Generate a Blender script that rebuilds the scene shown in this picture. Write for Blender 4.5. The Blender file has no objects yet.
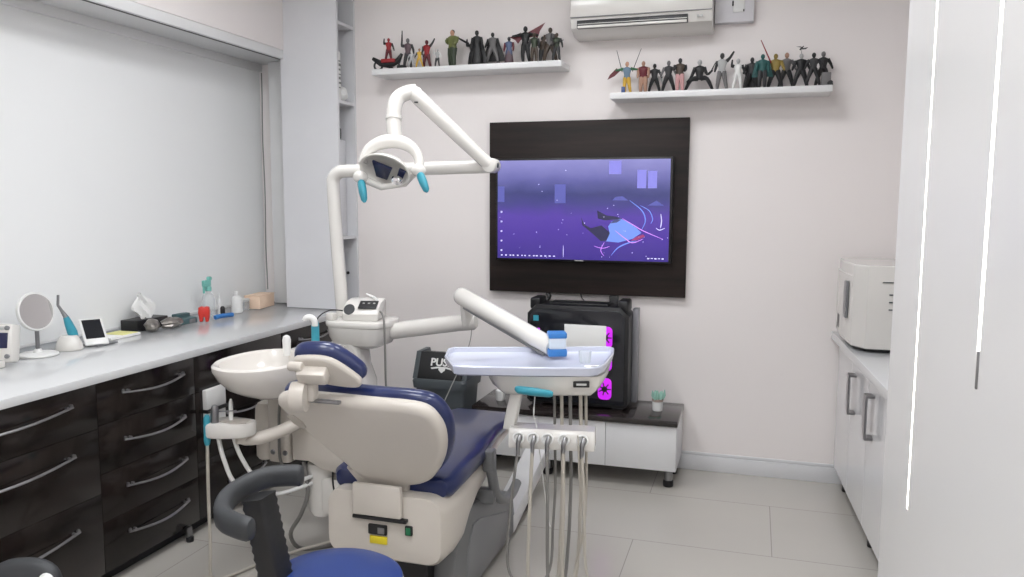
import bpy, bmesh, math, random
from mathutils import Vector, Matrix, Euler
from math import sin, cos, pi, radians
random.seed(7)
S = bpy.context.scene
COL = S.collection

# ------------------------------------------------------------------ camera
cd = bpy.data.cameras.new('camera'); cam = bpy.data.objects.new('camera', cd); COL.objects.link(cam)
CR = Vector((0.956023, 0.293268, 0.003817)); CU = Vector((-0.035403, 0.102470, 0.994106)); CF = Vector((-0.291148, 0.950523, -0.108346))
cm = Matrix.Identity(4)
for i_ in range(3):
    cm[i_][0] = CR[i_]; cm[i_][1] = CU[i_]; cm[i_][2] = -CF[i_]
cm.translation = Vector((0, 0, 1.52))
cam.matrix_world = cm
cd.sensor_width = 36; cd.lens = 790.6 / 1024 * 36; cd.clip_start = 0.02
S.camera = cam
# ------------------------------------------------------------------ view + world
S.view_settings.view_transform = 'Standard'; S.view_settings.look = 'None'
S.view_settings.gamma = 1; S.view_settings.use_curve_mapping = False
S.view_settings.exposure = 1.06
w = bpy.data.worlds.new('world'); S.world = w; w.use_nodes = True
w.node_tree.nodes['Background'].inputs[0].default_value = (0.9, 0.95, 1, 1)
w.node_tree.nodes['Background'].inputs[1].default_value = 0.3
CEIL_Z = 2.95
PANEL_POWER = 8.6          # strength of the ceiling panels
BACK_Y = 4.52
# ------------------------------------------------------------------ materials
MATS = {}
def mat(name, col, rough=.5, metal=0., emit=0., spec=.5, coat=0., alpha=1., trans=0., bump=None, var=None):
    if name in MATS: return MATS[name]
    m = bpy.data.materials.new(name); m.use_nodes = True; nt = m.node_tree; b = nt.nodes['Principled BSDF']
    c = (*[((v/255)/12.92 if v/255 <= .04045 else ((v/255+.055)/1.055)**2.4) for v in col], 1)
    b.inputs['Base Color'].default_value = c; b.inputs['Roughness'].default_value = rough
    b.inputs['Metallic'].default_value = metal; b.inputs['Specular IOR Level'].default_value = spec
    b.inputs['Coat Weight'].default_value = coat; b.inputs['Coat Roughness'].default_value = .08
    b.inputs['Alpha'].default_value = alpha; b.inputs['Transmission Weight'].default_value = trans
    if emit: b.inputs['Emission Color'].default_value = c; b.inputs['Emission Strength'].default_value = emit
    tc = nt.nodes.new('ShaderNodeTexCoord')
    n = nt.nodes.new('ShaderNodeTexNoise'); nt.links.new(tc.outputs['Object'], n.inputs['Vector'])
    sc, amt = var or (6, .03)
    n.inputs['Scale'].default_value = sc
    if not emit:
        mr = nt.nodes.new('ShaderNodeMapRange'); mr.inputs[3].default_value = 1-amt; mr.inputs[4].default_value = 1+amt
        nt.links.new(n.outputs['Fac'], mr.inputs[0])
        mx = nt.nodes.new('ShaderNodeVectorMath'); mx.operation = 'SCALE'; mx.inputs[0].default_value = c[:3]
        nt.links.new(mr.outputs[0], mx.inputs['Scale']); nt.links.new(mx.outputs[0], b.inputs['Base Color'])
    if bump:
        n2 = nt.nodes.new('ShaderNodeTexNoise'); n2.inputs['Scale'].default_value = bump[0]; nt.links.new(tc.outputs['Object'], n2.inputs['Vector'])
        bp = nt.nodes.new('ShaderNodeBump'); bp.inputs['Strength'].default_value = bump[1]; bp.inputs['Distance'].default_value = .002
        nt.links.new(n2.outputs['Fac'], bp.inputs['Height']); nt.links.new(bp.outputs[0], b.inputs['Normal'])
    MATS[name] = m; return m
def wood(name, c1, c2, axis=1, rough=.28, scale=1.0):
    m = mat(name, c1, rough); nt = m.node_tree; b = nt.nodes['Principled BSDF']
    tc = nt.nodes.new('ShaderNodeTexCoord'); mp = nt.nodes.new('ShaderNodeMapping')
    s = [14*scale]*3; s[axis] = 1.2*scale; mp.inputs['Scale'].default_value = s
    n = nt.nodes.new('ShaderNodeTexNoise'); n.inputs['Scale'].default_value = 1; n.inputs['Detail'].default_value = 6; n.inputs['Roughness'].default_value = .65
    r = nt.nodes.new('ShaderNodeValToRGB')
    lin = lambda c: (*[((v/255)/12.92 if v/255 <= .04045 else ((v/255+.055)/1.055)**2.4) for v in c], 1)
    r.color_ramp.elements[0].position = .35; r.color_ramp.elements[0].color = lin(c1)
    r.color_ramp.elements[1].position = .7; r.color_ramp.elements[1].color = lin(c2)
    nt.links.new(tc.outputs['Object'], mp.inputs[0]); nt.links.new(mp.outputs[0], n.inputs['Vector'])
    nt.links.new(n.outputs['Fac'], r.inputs[0]); nt.links.new(r.outputs[0], b.inputs['Base Color'])
    return m
M_WALL = mat('wall_paint', (238,232,230), .75, spec=.3, bump=(180,.08), var=(1.2,.015))
M_CEIL = mat('ceiling_paint', (235,235,233), .8)
M_BLIND = mat('blind_fabric', (234,235,235), .8, spec=.2, bump=(400,.1), var=(1.5,.012))
M_UPVC = mat('white_upvc', (222,222,222), .35)
M_LAM = mat('white_laminate', (216,216,219), .35)
M_GLOSS = mat('gloss_white_lacquer', (225,225,226), .12, coat=.4)
M_PANEL = mat('gloss_white_panel', (222,221,220), .35, coat=.15, var=(1,.01))
M_COUNTER = mat('pale_quartz', (208,209,210), .22, coat=.5, var=(9,.02))
M_DARK = wood('dark_gloss_wood', (22,19,18), (38,30,28), 1, .13)
M_DARKX = wood('dark_wood_panel', (30,26,25), (52,42,39), 0, .35)
M_BLKTOP = mat('black_brown_top', (38,32,31), .15, coat=.3)
M_STEEL = mat('brushed_steel', (150,150,152), .3, 1)
M_CHROME = mat('chrome', (225,225,228), .06, 1)
M_ENAMEL = mat('ivory_enamel', (220,217,212), .22, coat=.3, var=(3,.012))
M_SHELL = mat('ivory_shell_plastic', (204,197,188), .3, coat=.15, var=(3,.015))
M_BOWL = mat('glazed_ceramic', (220,215,209), .15, coat=.5, var=(3,.01))
M_NAVY = mat('navy_upholstery', (28,40,86), .28, coat=.25, bump=(300,.05), var=(4,.05))
M_STOOLB = mat('blue_upholstery', (32,58,122), .35, coat=.1, bump=(300,.06), var=(4,.05))
M_BLACK = mat('black_plastic', (24,24,26), .4)
M_RUBBER = mat('charcoal_rubber', (50,52,55), .5)
M_GREY = mat('grey_plastic', (118,119,121), .35, coat=.15)
M_DGREY = mat('dark_grey_plastic', (72,78,82), .45)
M_TEAL = mat('teal_silicone', (58,152,172), .35)
M_TEALT = mat('teal_clear', (110,205,216), .15, trans=.3)
M_BLUE = mat('blue_plastic', (52,120,190), .35)
M_WHITE = mat('white_plastic', (226,226,224), .35)
M_HOSE = mat('beige_hose', (178,172,162), .45)
M_HOSEG = mat('grey_hose', (120,118,115), .45)
M_CLEAR = mat('clear_plastic', (235,240,242), .08, alpha=.45, trans=.5)
M_TRAY = mat('tray_plastic', (200,204,220), .2, coat=.4)
M_RED = mat('red_plastic', (205,50,40), .35)
M_YEL = mat('yellow_sticker', (225,205,40), .5)
M_PEACH = mat('peach_cardboard', (236,208,184), .8)
M_SILVERP = mat('silver_foil', (150,145,140), .3, .8, bump=(40,1))
M_PAPER = mat('white_paper', (238,238,236), .8)
M_MIRROR = mat('mirror_glass', (215,216,218), .02, 1)
M_LED = mat('led_light', (255,250,240), .5, emit=9.)
M_DIFF = mat('lamp_diffuser', (250,252,255), .5, emit=PANEL_POWER)
M_PURP = mat('purple_glow', (178,30,205), .4, emit=.48)
M_SCREENOFF = mat('dark_screen', (24,26,32), .1)
M_LCD = mat('lcd_navy', (36,38,72), .2)

def tile_material():
    m = mat('floor_tiles', (196,191,182), .22, coat=.2); nt = m.node_tree; b = nt.nodes['Principled BSDF']
    tc = nt.nodes.new('ShaderNodeTexCoord'); mp = nt.nodes.new('ShaderNodeMapping'); br = nt.nodes.new('ShaderNodeTexBrick')
    mp.inputs['Location'].default_value = (-0.12+12, -3.46+12.6, 0)
    br.offset = .5; br.offset_frequency = 2; br.squash = 1
    br.inputs['Scale'].default_value = 1; br.inputs['Brick Width'].default_value = 1.2; br.inputs['Row Height'].default_value = .6
    br.inputs['Mortar Size'].default_value = .0022; br.inputs['Mortar Smooth'].default_value = .2; br.inputs['Bias'].default_value = 0
    br.inputs['Color1'].default_value = (.50,.475,.435,1); br.inputs['Color2'].default_value = (.53,.505,.462,1); br.inputs['Mortar'].default_value = (.33,.31,.29,1)
    n = nt.nodes.new('ShaderNodeTexNoise'); n.inputs['Scale'].default_value = 1.6; n.inputs['Detail'].default_value = 5
    mx = nt.nodes.new('ShaderNodeMixRGB'); mx.blend_type = 'MULTIPLY'; mx.inputs[0].default_value = 1
    mr = nt.nodes.new('ShaderNodeMapRange'); mr.inputs[3].default_value = .93; mr.inputs[4].default_value = 1.06
    nt.links.new(tc.outputs['Object'], mp.inputs[0]); nt.links.new(mp.outputs[0], br.inputs['Vector'])
    nt.links.new(tc.outputs['Object'], n.inputs['Vector']); nt.links.new(n.outputs['Fac'], mr.inputs[0])
    nt.links.new(br.outputs['Color'], mx.inputs[1]); nt.links.new(mr.outputs[0], mx.inputs[2]); nt.links.new(mx.outputs[0], b.inputs['Base Color'])
    return m
M_TILE = tile_material()

# ------------------------------------------------------------------ mesh builder
def RX(a): return Matrix.Rotation(a, 4, 'X')
def RY(a): return Matrix.Rotation(a, 4, 'Y')
def RZ(a): return Matrix.Rotation(a, 4, 'Z')
def T(x, y=0, z=0): return Matrix.Translation((x, y, z))
def sm(pts, k=4, closed=False):
    """Catmull-Rom smoothing of a list of points (any dimension)."""
    n = len(pts); out = []
    rng = n if closed else n-1
    for i in range(rng):
        p0 = pts[(i-1) % n] if closed or i > 0 else pts[i]; p1 = pts[i]; p2 = pts[(i+1) % n]
        p3 = pts[(i+2) % n] if closed or i+2 < n else p2
        for j in range(k):
            t = j/k
            out.append(tuple(.5*((2*b)+(-a+c)*t+(2*a-5*b+4*c-d)*t*t+(-a+3*b-3*c+d)*t**3) for a, b, c, d in zip(p0, p1, p2, p3)))
    if not closed: out.append(tuple(pts[-1]))
    return out
def arc(cx, cy, r, a0, a1, n=8): return [(cx+r*cos(radians(a0+(a1-a0)*i/n)), cy+r*sin(radians(a0+(a1-a0)*i/n))) for i in range(n+1)]
def rrect(w, h, r, n=4, cx=0, cy=0):
    w /= 2; h /= 2; r = min(r, w*.999, h*.999)
    return arc(cx+w-r, cy+h-r, r, 0, 90, n)+arc(cx-w+r, cy+h-r, r, 90, 180, n)+arc(cx-w+r, cy-h+r, r, 180, 270, n)+arc(cx+w-r, cy-h+r, r, 270, 360, n)
def ell(a, b, n=24, cx=0, cy=0, e=2.):
    o = []
    for i in range(n):
        t = 2*pi*i/n; c, s = cos(t), sin(t)
        o.append((cx+a*abs(c)**(2/e)*(1 if c >= 0 else -1), cy+b*abs(s)**(2/e)*(1 if s >= 0 else -1)))
    return o
def area2(o): return sum(o[i][0]*o[(i+1) % len(o)][1]-o[(i+1) % len(o)][0]*o[i][1] for i in range(len(o)))
def inset(o, d):
    """Move a closed outline inward by d (normals averaged)."""
    if area2(o) < 0: o = o[::-1]
    n = len(o); r = []
    for i in range(n):
        a = Vector(o[i-1]); b = Vector(o[i]); c = Vector(o[(i+1) % n])
        t1 = (b-a); t2 = (c-b)
        if t1.length < 1e-9 or t2.length < 1e-9: r.append(tuple(b)); continue
        t1.normalize(); t2.normalize()
        nn = Vector((-(t1.y+t2.y), t1.x+t2.x))
        if nn.length < 1e-6: nn = Vector((-t1.y, t1.x))
        nn.normalize(); r.append((b.x+nn.x*d, b.y+nn.y*d))
    return r
class MB:
    def __init__(s): s.v = []; s.f = []; s.m = []; s.cur = 0
    def add(s, vs, fs, M=None):
        o = len(s.v)
        s.v += [tuple(M @ Vector(v)) if M is not None else tuple(v) for v in vs]
        s.f += [tuple(i+o for i in f) for f in fs]; s.m += [s.cur]*len(fs); return s
    def box(s, c, d, bev=0., M=None, seg=2):
        """box of size d centred on c with bevelled edges"""
        bm = bmesh.new(); bmesh.ops.create_cube(bm, size=1)
        for v in bm.verts: v.co = Vector((v.co.x*d[0]+c[0], v.co.y*d[1]+c[1], v.co.z*d[2]+c[2]))
        if bev > 0: bmesh.ops.bevel(bm, geom=bm.edges[:], offset=min(bev, min(d)*.49), segments=seg, affect='EDGES', profile=.5)
        bm.verts.index_update(); s.add([v.co[:] for v in bm.verts], [[v.index for v in f.verts] for f in bm.faces], M); bm.free(); return s
    def bb(s, lo, hi, bev=0., M=None):
        return s.box([(a+b)/2 for a, b in zip(lo, hi)], [abs(b-a) for a, b in zip(lo, hi)], bev, M)
    def loft(s, rings, caps=(True, True), M=None, closed=False):
        n = len(rings[0]); vs = [p for r in rings for p in r]; fs = []
        L = len(rings)
        for i in range(L if closed else L-1):
            for j in range(n):
                a = i*n+j; b = i*n+(j+1) % n; k = ((i+1) % L)*n
                fs.append((a, b, k+(j+1) % n, k+j))
        if not closed:
            if caps[0]: fs.append(tuple(range(n))[::-1])
            if caps[1]: fs.append(tuple((L-1)*n+j for j in range(n)))
        return s.add(vs, fs, M)
    def tube(s, pts, r, n=12, closed=False, M=None, caps=True, flat=1.):
        pts = [Vector(p) for p in pts]; L = len(pts)
        rs = r if isinstance(r, (list, tuple)) else [r]*L
        rings = []; up = None
        for i in range(L):
            if closed: t = pts[(i+1) % L]-pts[i-1]
            else: t = pts[min(i+1, L-1)]-pts[max(i-1, 0)]
            t.normalize()
            if up is None: up = t.orthogonal().normalized()
            up = (up-t*up.dot(t))
            if up.length < 1e-6: up = t.orthogonal()
            up.normalize(); sd = t.cross(up)
            rings.append([tuple(pts[i]+(up*cos(2*pi*j/n)*flat+sd*sin(2*pi*j/n))*rs[i]) for j in range(n)])
        return s.loft(rings, (caps, caps), M, closed)
    def cyl(s, a, b, r, n=20, r2=None, bev=0.): 
        a = Vector(a); b = Vector(b); d = (b-a)
        if bev > 0:
            u = d.normalized(); r2 = r if r2 is None else r2
            return s.tube([a, a+u*bev*.3, a+u*bev, b-u*bev, b-u*bev*.3, b], [r-bev, r-bev*.3, r, r2, r2-bev*.3, r2-bev], n)
        return s.tube([a, b], [r, r if r2 is None else r2], n)
    def lathe(s, prof, n=28, M=None, caps=(True, True), sx=1., sy=1.):
        return s.loft([[(r*cos(2*pi*j/n)*sx, r*sin(2*pi*j/n)*sy, z) for j in range(n)] for r, z in prof], caps, M)
    def prism(s, o, z0, z1, M=None, bev=0.):
        if area2(o) < 0: o = o[::-1]
        if bev > 0:
            i1 = inset(o, bev); i2 = inset(o, bev*.3)
            R = [[(x, y, z0) for x, y in i1], [(x, y, z0+bev*.3) for x, y in i2], [(x, y, z0+bev) for x, y in o], [(x, y, z1-bev) for x, y in o], [(x, y, z1-bev*.3) for x, y in i2], [(x, y, z1) for x, y in i1]]
        else: R = [[(x, y, z0) for x, y in o], [(x, y, z1) for x, y in o]]
        return s.loft(R, (True, True), M)
    def pad(s, o, t, r, M=None, dome=0., k=4, bend=None):
        """cushion: outline o in local xy, thickness t along z, round edges r, domed top"""
        if area2(o) < 0: o = o[::-1]
        R = []
        for i in range(k+1):
            a = pi/2*i/k; R.append(([*inset(o, r*(1-sin(a)))], r*(1-cos(a))))
        for i in range(k+1):
            a = pi/2*i/k; R.append(([*inset(o, r*(1-cos(a)))], t-r+r*sin(a)))
        last = R[-1][0]; cx = sum(p[0] for p in last)/len(last); cy = sum(p[1] for p in last)/len(last)
        for f in (.75, .5, .25): R.append(([(cx+(x-cx)*f, cy+(y-cy)*f) for x, y in last], t+dome*(1-f*f)))
        rings = [[(x, y, z) for x, y in q] for q, z in R]
        if bend: rings = [[bend(*p) for p in q] for q in rings]
        return s.loft(rings, (True, True), M)
    def ball(s, c, r, M=None, n=14, k=9):
        rr = r if isinstance(r, (tuple, list)) else (r, r, r)
        rings = [[(c[0]+rr[0]*sin(pi*i/k)*cos(2*pi*j/n), c[1]+rr[1]*sin(pi*i/k)*sin(2*pi*j/n), c[2]-rr[2]*cos(pi*i/k)) for j in range(n)] for i in range(1, k)]
        rings = [[(c[0]+(x-c[0])*.15, c[1]+(y-c[1])*.15, c[2]-rr[2]) for x, y, z in rings[0]]]+rings+[[(c[0]+(x-c[0])*.15, c[1]+(y-c[1])*.15, c[2]+rr[2]) for x, y, z in rings[-1]]]
        return s.loft(rings, (True, True), M)
    def build(s, name, mats, parent=None, smooth=38, **kw):
        me = bpy.data.meshes.new(name)
        if parent is not None: org = wloc(parent)
        else:
            xs = [v[0] for v in s.v]; ys = [v[1] for v in s.v]; zs = [v[2] for v in s.v]
            org = Vector(((min(xs)+max(xs))/2, (min(ys)+max(ys))/2, min(zs)))
        me.from_pydata([tuple(Vector(v)-org) for v in s.v], [], s.f)
        if not isinstance(mats, (list, tuple)): mats = [mats]
        for m in mats: me.materials.append(m)
        if len(mats) > 1: me.polygons.foreach_set('material_index', s.m)
        bm = bmesh.new(); bm.from_mesh(me); bmesh.ops.recalc_face_normals(bm, faces=bm.faces[:]); bm.to_mesh(me); bm.free()
        me.shade_smooth(); me.set_sharp_from_angle(angle=radians(smooth))
        o = bpy.data.objects.new(name, me); COL.objects.link(o)
        if parent is not None: o.parent = parent
        else: o.location = org
        if kw: tag(o, **kw)
        return o
def wloc(o):
    v = Vector((0, 0, 0))
    while o is not None: v += o.location; o = o.parent
    return v
def tag(o, label=None, cat=None, group=None, kind=None):
    if label: o['label'] = label
    if cat: o['category'] = cat
    if group: o['group'] = group
    if kind: o['kind'] = kind
    return o
def thing(name, label, cat, loc=(0, 0, 0), group=None):
    o = bpy.data.objects.new(name, None); COL.objects.link(o); o.location = loc; o.empty_display_size = .05
    return tag(o, label, cat, group)
def B(lo, hi, bev=0.): return MB().bb(lo, hi, bev)
def struct(name, mb, m, **k): return mb.build(name, m, kind='structure', **k)
def copy_tree(o, parent=None):
    c = o.copy(); COL.objects.link(c); c.parent = parent
    for ch in list(o.children): copy_tree(ch, c)
    return c
def text_mesh(txt, size, M, depth=.0015, bold=False):
    cu = bpy.data.curves.new('txt', 'FONT'); cu.body = txt; cu.size = size; cu.extrude = depth; cu.align_x = 'CENTER'; cu.align_y = 'CENTER'
    if bold: cu.offset = size*.025
    o = bpy.data.objects.new('txt', cu); COL.objects.link(o)
    dg = bpy.context.evaluated_depsgraph_get(); me = bpy.data.meshes.new_from_object(o.evaluated_get(dg))
    vs = [v.co[:] for v in me.vertices]; fs = [tuple(p.vertices) for p in me.polygons]
    bpy.data.objects.remove(o); bpy.data.curves.remove(cu); bpy.data.meshes.remove(me)
    mb = MB(); mb.add(vs, fs, M); return mb
FACE = RX(radians(90))      # local xy -> world xz facing -Y

# ================================================================== ROOM SHELL
X0, X1, Y0, Y1 = -3.45, 1.12, -1.9, BACK_Y
struct('floor', B((X0-.1, Y0-.1, -.1), (X1+.1, Y1+.1, 0)), M_TILE)
bpy.data.objects['floor'].data.transform(Matrix.Translation(bpy.data.objects['floor'].location)); bpy.data.objects['floor'].location = (0, 0, 0)
struct('ceiling', B((X0-.1, Y0-.1, CEIL_Z), (X1+.1, Y1+.1, CEIL_Z+.1)), M_CEIL)
struct('wall_back', B((X0-.1, Y1, 0), (X1+.1, Y1+.1, CEIL_Z)), M_WALL)
struct('wall_right', B((X1, Y0, 0), (X1+.1, Y1, CEIL_Z)), M_WALL)
struct('wall_front', B((X0-.1, Y0-.1, 0), (X1+.1, Y0, CEIL_Z)), M_WALL)
# the left wall: solid below the worktop, a lintel above the blind, window opening between
wl = MB().bb((-3.35, Y0, 0), (-3.17, Y1, .84)).bb((-3.3, Y0, 2.43), (-2.765, Y1, CEIL_Z), .004)
wl.bb((-3.35, Y0, .84), (-3.17, -.9, 2.43))
struct('wall_left', wl, M_WALL)
# window behind the blind
wf = MB().bb((-3.17, -.9, 2.385), (-3.1, 4.52, 2.43)).bb((-3.17, -.9, .865), (-3.13, 4.4, .9)).bb((-3.17, 1.2, .9), (-3.13, 1.26, 2.385)).bb((-3.17, 3.0, .9), (-3.13, 3.06, 2.385)).bb((-3.17, -.9, .9), (-3.13, -.85, 2.385))
win = wf.build('window_1', M_UPVC, kind='structure')
B((-3.16, -.85, .9), (-3.154, 4.4, 2.385)).build('window_pane', mat('frosted_glass', (225,230,235), .5), win)
struct('trim_1', MB().bb((-3.1, -.9, 2.392), (-2.775, 4.52, 2.43), .003).bb((-3.1, -.9, 2.345), (-3.062, 4.50, 2.395), .004).bb((-2.79, -.9, 2.378), (-2.768, 4.44, 2.43), .003), M_UPVC)
struct('trim_2', MB().bb((-2.97, 4.425, .866), (-2.79, 4.515, 2.392), .004), M_UPVC)
B((-2.845, -.9, 2.3895), (-2.83, 4.42, 2.3925)).build('trim_shade', M_BLACK, kind='structure')   # black strip stands in for shade in the blind track slot
bl = thing('roller_blind', 'large white roller blind drawn down over the window above the counter', 'blind', (-3.08, 1.8, .88))
MB().bb((-3.083, -.85, .885), (-3.079, 4.49, 2.35)).build('blind_sheet', M_BLIND, bl)
MB().bb((-3.088, -.85, .872), (-3.074, 4.49, .885), .003).build('bottom_bar', M_UPVC, bl)
MB().tube([(-3.03, 4.44+.004*sin(z*9), z) for z in [2.33-.06*i for i in range(24)]], .0035, 6).build('pull_cord', M_HOSEG, bl)
# skirting on the back wall
struct('baseboard_back', MB().bb((-2.4, Y1-.014, 0), (X1, Y1, .085), .003).bb((-2.4, Y1-.009, .085), (X1, Y1, .105), .004), mat('grey_skirting', (222,222,224), .35))

# ceiling lamps (above the picture); the rear pair is added for frontal light
for i, (x, y) in enumerate([(-1.65, 2.9), (-.45, 3.0), (-1.5, 1.2), (-.3, 1.2), (-1.5, -.7), (-.3, -.7)]):
    L = thing('ceiling_light', ['square white ceiling panel lamp above the spittoon side of the dental chair', 'square white ceiling panel lamp over the floor before the television', 'square white ceiling panel lamp above the drawer cabinets and blue stool', 'square white ceiling panel lamp close to the tall wardrobe front', 'square white ceiling panel lamp added in the unseen rear left of the room for frontal light', 'square white ceiling panel lamp added in the unseen rear right of the room for frontal light'][i], 'ceiling light', (x, y, CEIL_Z-.03), 'LED ceiling panels')
    MB().bb((x-.31, y-.31, CEIL_Z-.028), (x+.31, y+.31, CEIL_Z-.0005), .004).build('frame', M_UPVC, L)
    MB().bb((x-.28, y-.28, CEIL_Z-.032), (x+.28, y+.28, CEIL_Z-.029)).build('diffuser', M_DIFF, L)

# ================================================================== RIGHT: tall white wardrobe with light strips
PX = .42
wd = thing('tall_wardrobe', 'tall glossy white wardrobe front with two vertical light strips at right', 'wardrobe', (PX+.3, 1.2, 0))
wb = MB()
def strip_hole(y, z0, wdt): return (y-wdt/2, y+wdt/2, z0)
# front made of boards around two recessed slots
s1 = (2.285, .70, .018); s2 = (1.70, 1.165, .021)
ys = [-.9, s2[0]-s2[2]/2, s2[0]+s2[2]/2, s1[0]-s1[2]/2, s1[0]+s1[2]/2, 2.69]
wb.bb((PX, ys[0], 0), (PX+.03, ys[1], CEIL_Z)); wb.bb((PX, ys[2], 0), (PX+.03, ys[3], CEIL_Z)); wb.bb((PX, ys[4], 0), (PX+.03, ys[5], CEIL_Z))
wb.bb((PX, ys[1], 0), (PX+.03, ys[2], s2[1])); wb.bb((PX, ys[3], 0), (PX+.03, ys[4], s1[1]))
wb.bb((PX+.03, -.9, 0), (X1-.002, 2.69, CEIL_Z-.001))
wb.build('body', M_PANEL, wd)
MB().bb((PX+.006, ys[3]+.001, s1[1]+.003), (PX+.02, ys[4]-.001, CEIL_Z-.002)).build('light_strip', M_LED, wd)
MB().bb((PX+.006, ys[1]+.001, s2[1]+.045), (PX+.02, ys[2]-.001, CEIL_Z-.002)).build('light_strip', M_LED, wd)
MB().bb((PX-.004, ys[1]-.001, s2[1]), (PX+.02, ys[1]+.006, s2[1]+.075), .002).build('grip_profile', M_STEEL, wd, label='grey metal grip profile under the light strip')

# ---- low white cabinet beside it, turned a little
def fx(y, z=0): return .427+(4.225-y)*.053     # x of the front of the worktop at y
rc = thing('base_cabinet', 'low white gloss cabinet under the steriliser at right', 'cabinet', (.75, 3.65, 0))
yc0, yc1 = 2.82, Y1-.002-.016
def plan(dx, y0, y1, xr=X1-.004): return [(fx(y0)+dx, y0), (fx(y1)+dx, y1), (xr, y1), (xr, y0)]
MB().prism(plan(.058, yc0, yc1), .1, .795).build('body', M_LAM, rc)
doors = [(2.83, 3.245), (3.25, 3.665), (3.67, 4.085), (4.09, 4.49)]
for i, (a, b) in enumerate(doors):
    d = MB().prism([(fx(a)+.04, a), (fx(b)+.04, b), (fx(b)+.058, b), (fx(a)+.058, a)], .105, .79).build('door', M_GLOSS, rc)
    yh = [2.93, 3.56, 3.98, 4.42][i]
    if i < 3:
        x = fx(yh)+.04
        h = MB(); w_ = .062
        prof = [(0, .72), (-.034, .72), (-.036, .70), (-.036, .55), (-.034, .53), (0, .53), (0, .54), (-.026, .54), (-.026, .71), (0, .71)]
        Mh = Matrix(((1, 0, 0, x), (0, 0, 1, yh-w_/2), (0, 1, 0, 0), (0, 0, 0, 1)))
        h.prism(prof, 0, w_, Mh); h.build('handle', M_STEEL, d)
MB().prism(plan(0, yc0, yc1+.012), .80, .84, bev=.004).build('worktop', M_COUNTER, rc)
for y in (2.95, 3.7, 4.4):
    for x in (fx(y)+.09, 1.0):
        MB().cyl((x, y, 0), (x, y, .1), .018, 14, bev=.003).build('foot', M_BLACK, rc)

# ---- bench steriliser on the low cabinet
st = thing('steam_steriliser', 'white boxy steriliser on the low right cabinet', 'steriliser', (.68, 4.12, .84))
fo = [(.5, 3.885), (.447, 3.965), (.427, 4.2), (.427, 4.40), (.47, 4.44), (.93, 4.44), (.93, 3.885)]
z0_, z1_ = .858, 1.24
MB().prism(fo, z0_, z1_, bev=.007).build('casing', M_ENAMEL, st, smooth=20)
MB().prism([(x+(.68-x)*.08, y+(4.15-y)*.1) for x, y in fo], .843, .86).build('base', M_BLACK, st)
for y in (3.95, 4.38):
    for x in (.52, .88): MB().cyl((x, y, .839), (x, y, .85), .02, 12).build('foot', M_BLACK, st)
dr = MB().prism([(.498, 3.892), (.443, 3.973), (.421, 4.2), (.421, 4.39), (.43, 4.39), (.452, 3.978), (.503, 3.902)], .88, 1.185).build('door', M_ENAMEL, st)
MB().prism([(.4345, 4.02), (.4305, 4.075), (.418, 4.074), (.422, 4.018)], .98, 1.155, bev=.003).build('handle', M_GREY, dr)
cpn = MB().prism([(.4305, 4.24), (.4265, 4.31), (.418, 4.31), (.421, 4.24)], .90, .965).build('control_panel', M_BLACK, st)
v = MB()
for k in range(3): v.bb((.59, 3.881, 1.04+.034*k), (.80, 3.886, 1.046+.034*k))
for k in range(3): v.bb((.63, 3.881, 1.055+.034*k), (.82, 3.886, 1.059+.034*k))
v.bb((.56, 3.881, 1.165), (.82, 3.886, 1.169)); v.build('vent_slots', M_DGREY, st)
MB().bb((.875, 4.05, 1.212), (.90, 4.09, 1.232), .004).build('valve_cap', M_GREY, st)

# ================================================================== LEFT: dark drawer run and worktop
FXD = -2.395    # drawer front plane
def drawer_unit(y0, y1, rows, label, hspan):
    t = thing('drawer_cabinet', label, 'cabinet', (-2.77, (y0+y1)/2, 0), 'dark gloss cabinets under the counter')
    MB().bb((-3.15, y0+.001, .06), (FXD-.02, y1-.001, .825)).build('body', M_DARK, t)
    MB().bb((-3.1, y0+.001, 0), (FXD-.055, y1-.001, .06)).build('plinth', M_BLACK, t)
    for (a, b, hz, kind) in rows:
        d = MB().bb((FXD-.02, y0+.0012, a+.001), (FXD, y1-.0012, b-.001), .0008).build(kind, M_DARK, t)
        if hz is None: continue
        h0, h1 = hspan
        pts = [(FXD+.004+.027*sin(pi*min(1, max(0, k/12))), h0+(h1-h0)*k/12, hz-.006-.012*sin(pi*k/12)) for k in range(13)]
        h = MB().tube(pts, .0052, 8, flat=.6)
        h.cyl((FXD-.001, h0+.03, hz-.003), (FXD+.012, h0+.03, hz-.003), .006, 8).cyl((FXD-.001, h1-.03, hz-.003), (FXD+.012, h1-.03, hz-.003), .006, 8)
        h.cyl((FXD-.001, h0+.008, hz), (FXD+.006, h0+.008, hz), .0075, 8).cyl((FXD-.001, h1-.008, hz), (FXD+.006, h1-.008, hz), .0075, 8)
        h.build('handle', M_STEEL, d)
    return t
R3 = [(.645, .825, .765, 'drawer'), (.385, .645, .575, 'drawer'), (.06, .385, .285, 'drawer')]
R4 = [(.655, .825, .765, 'drawer'), (.46, .655, .572, 'drawer'), (.265, .46, .38, 'drawer'), (.06, .265, .187, 'drawer')]
drawer_unit(1.45, 2.375, R3, 'dark glossy three-drawer cabinet at far left under the counter', (1.72, 2.262))
drawer_unit(2.375, 2.93, R4, 'dark glossy four-drawer cabinet right of the widest drawers', (2.50, 2.862))
drawer_unit(2.93, 3.62, [(.655, .825, None, 'drawer'), (.33, .655, .515, 'drawer'), (.06, .33, .175, 'drawer')], 'dark glossy cabinet behind the spittoon, left of the corner cabinet', (3.14, 3.45))
drawer_unit(3.62, 4.36, [(.655, .825, .765, 'drawer'), (.06, .655, .58, 'door')], 'dark glossy cabinet at the far end of the counter below the bookcase', (3.78, 4.13))
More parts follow.
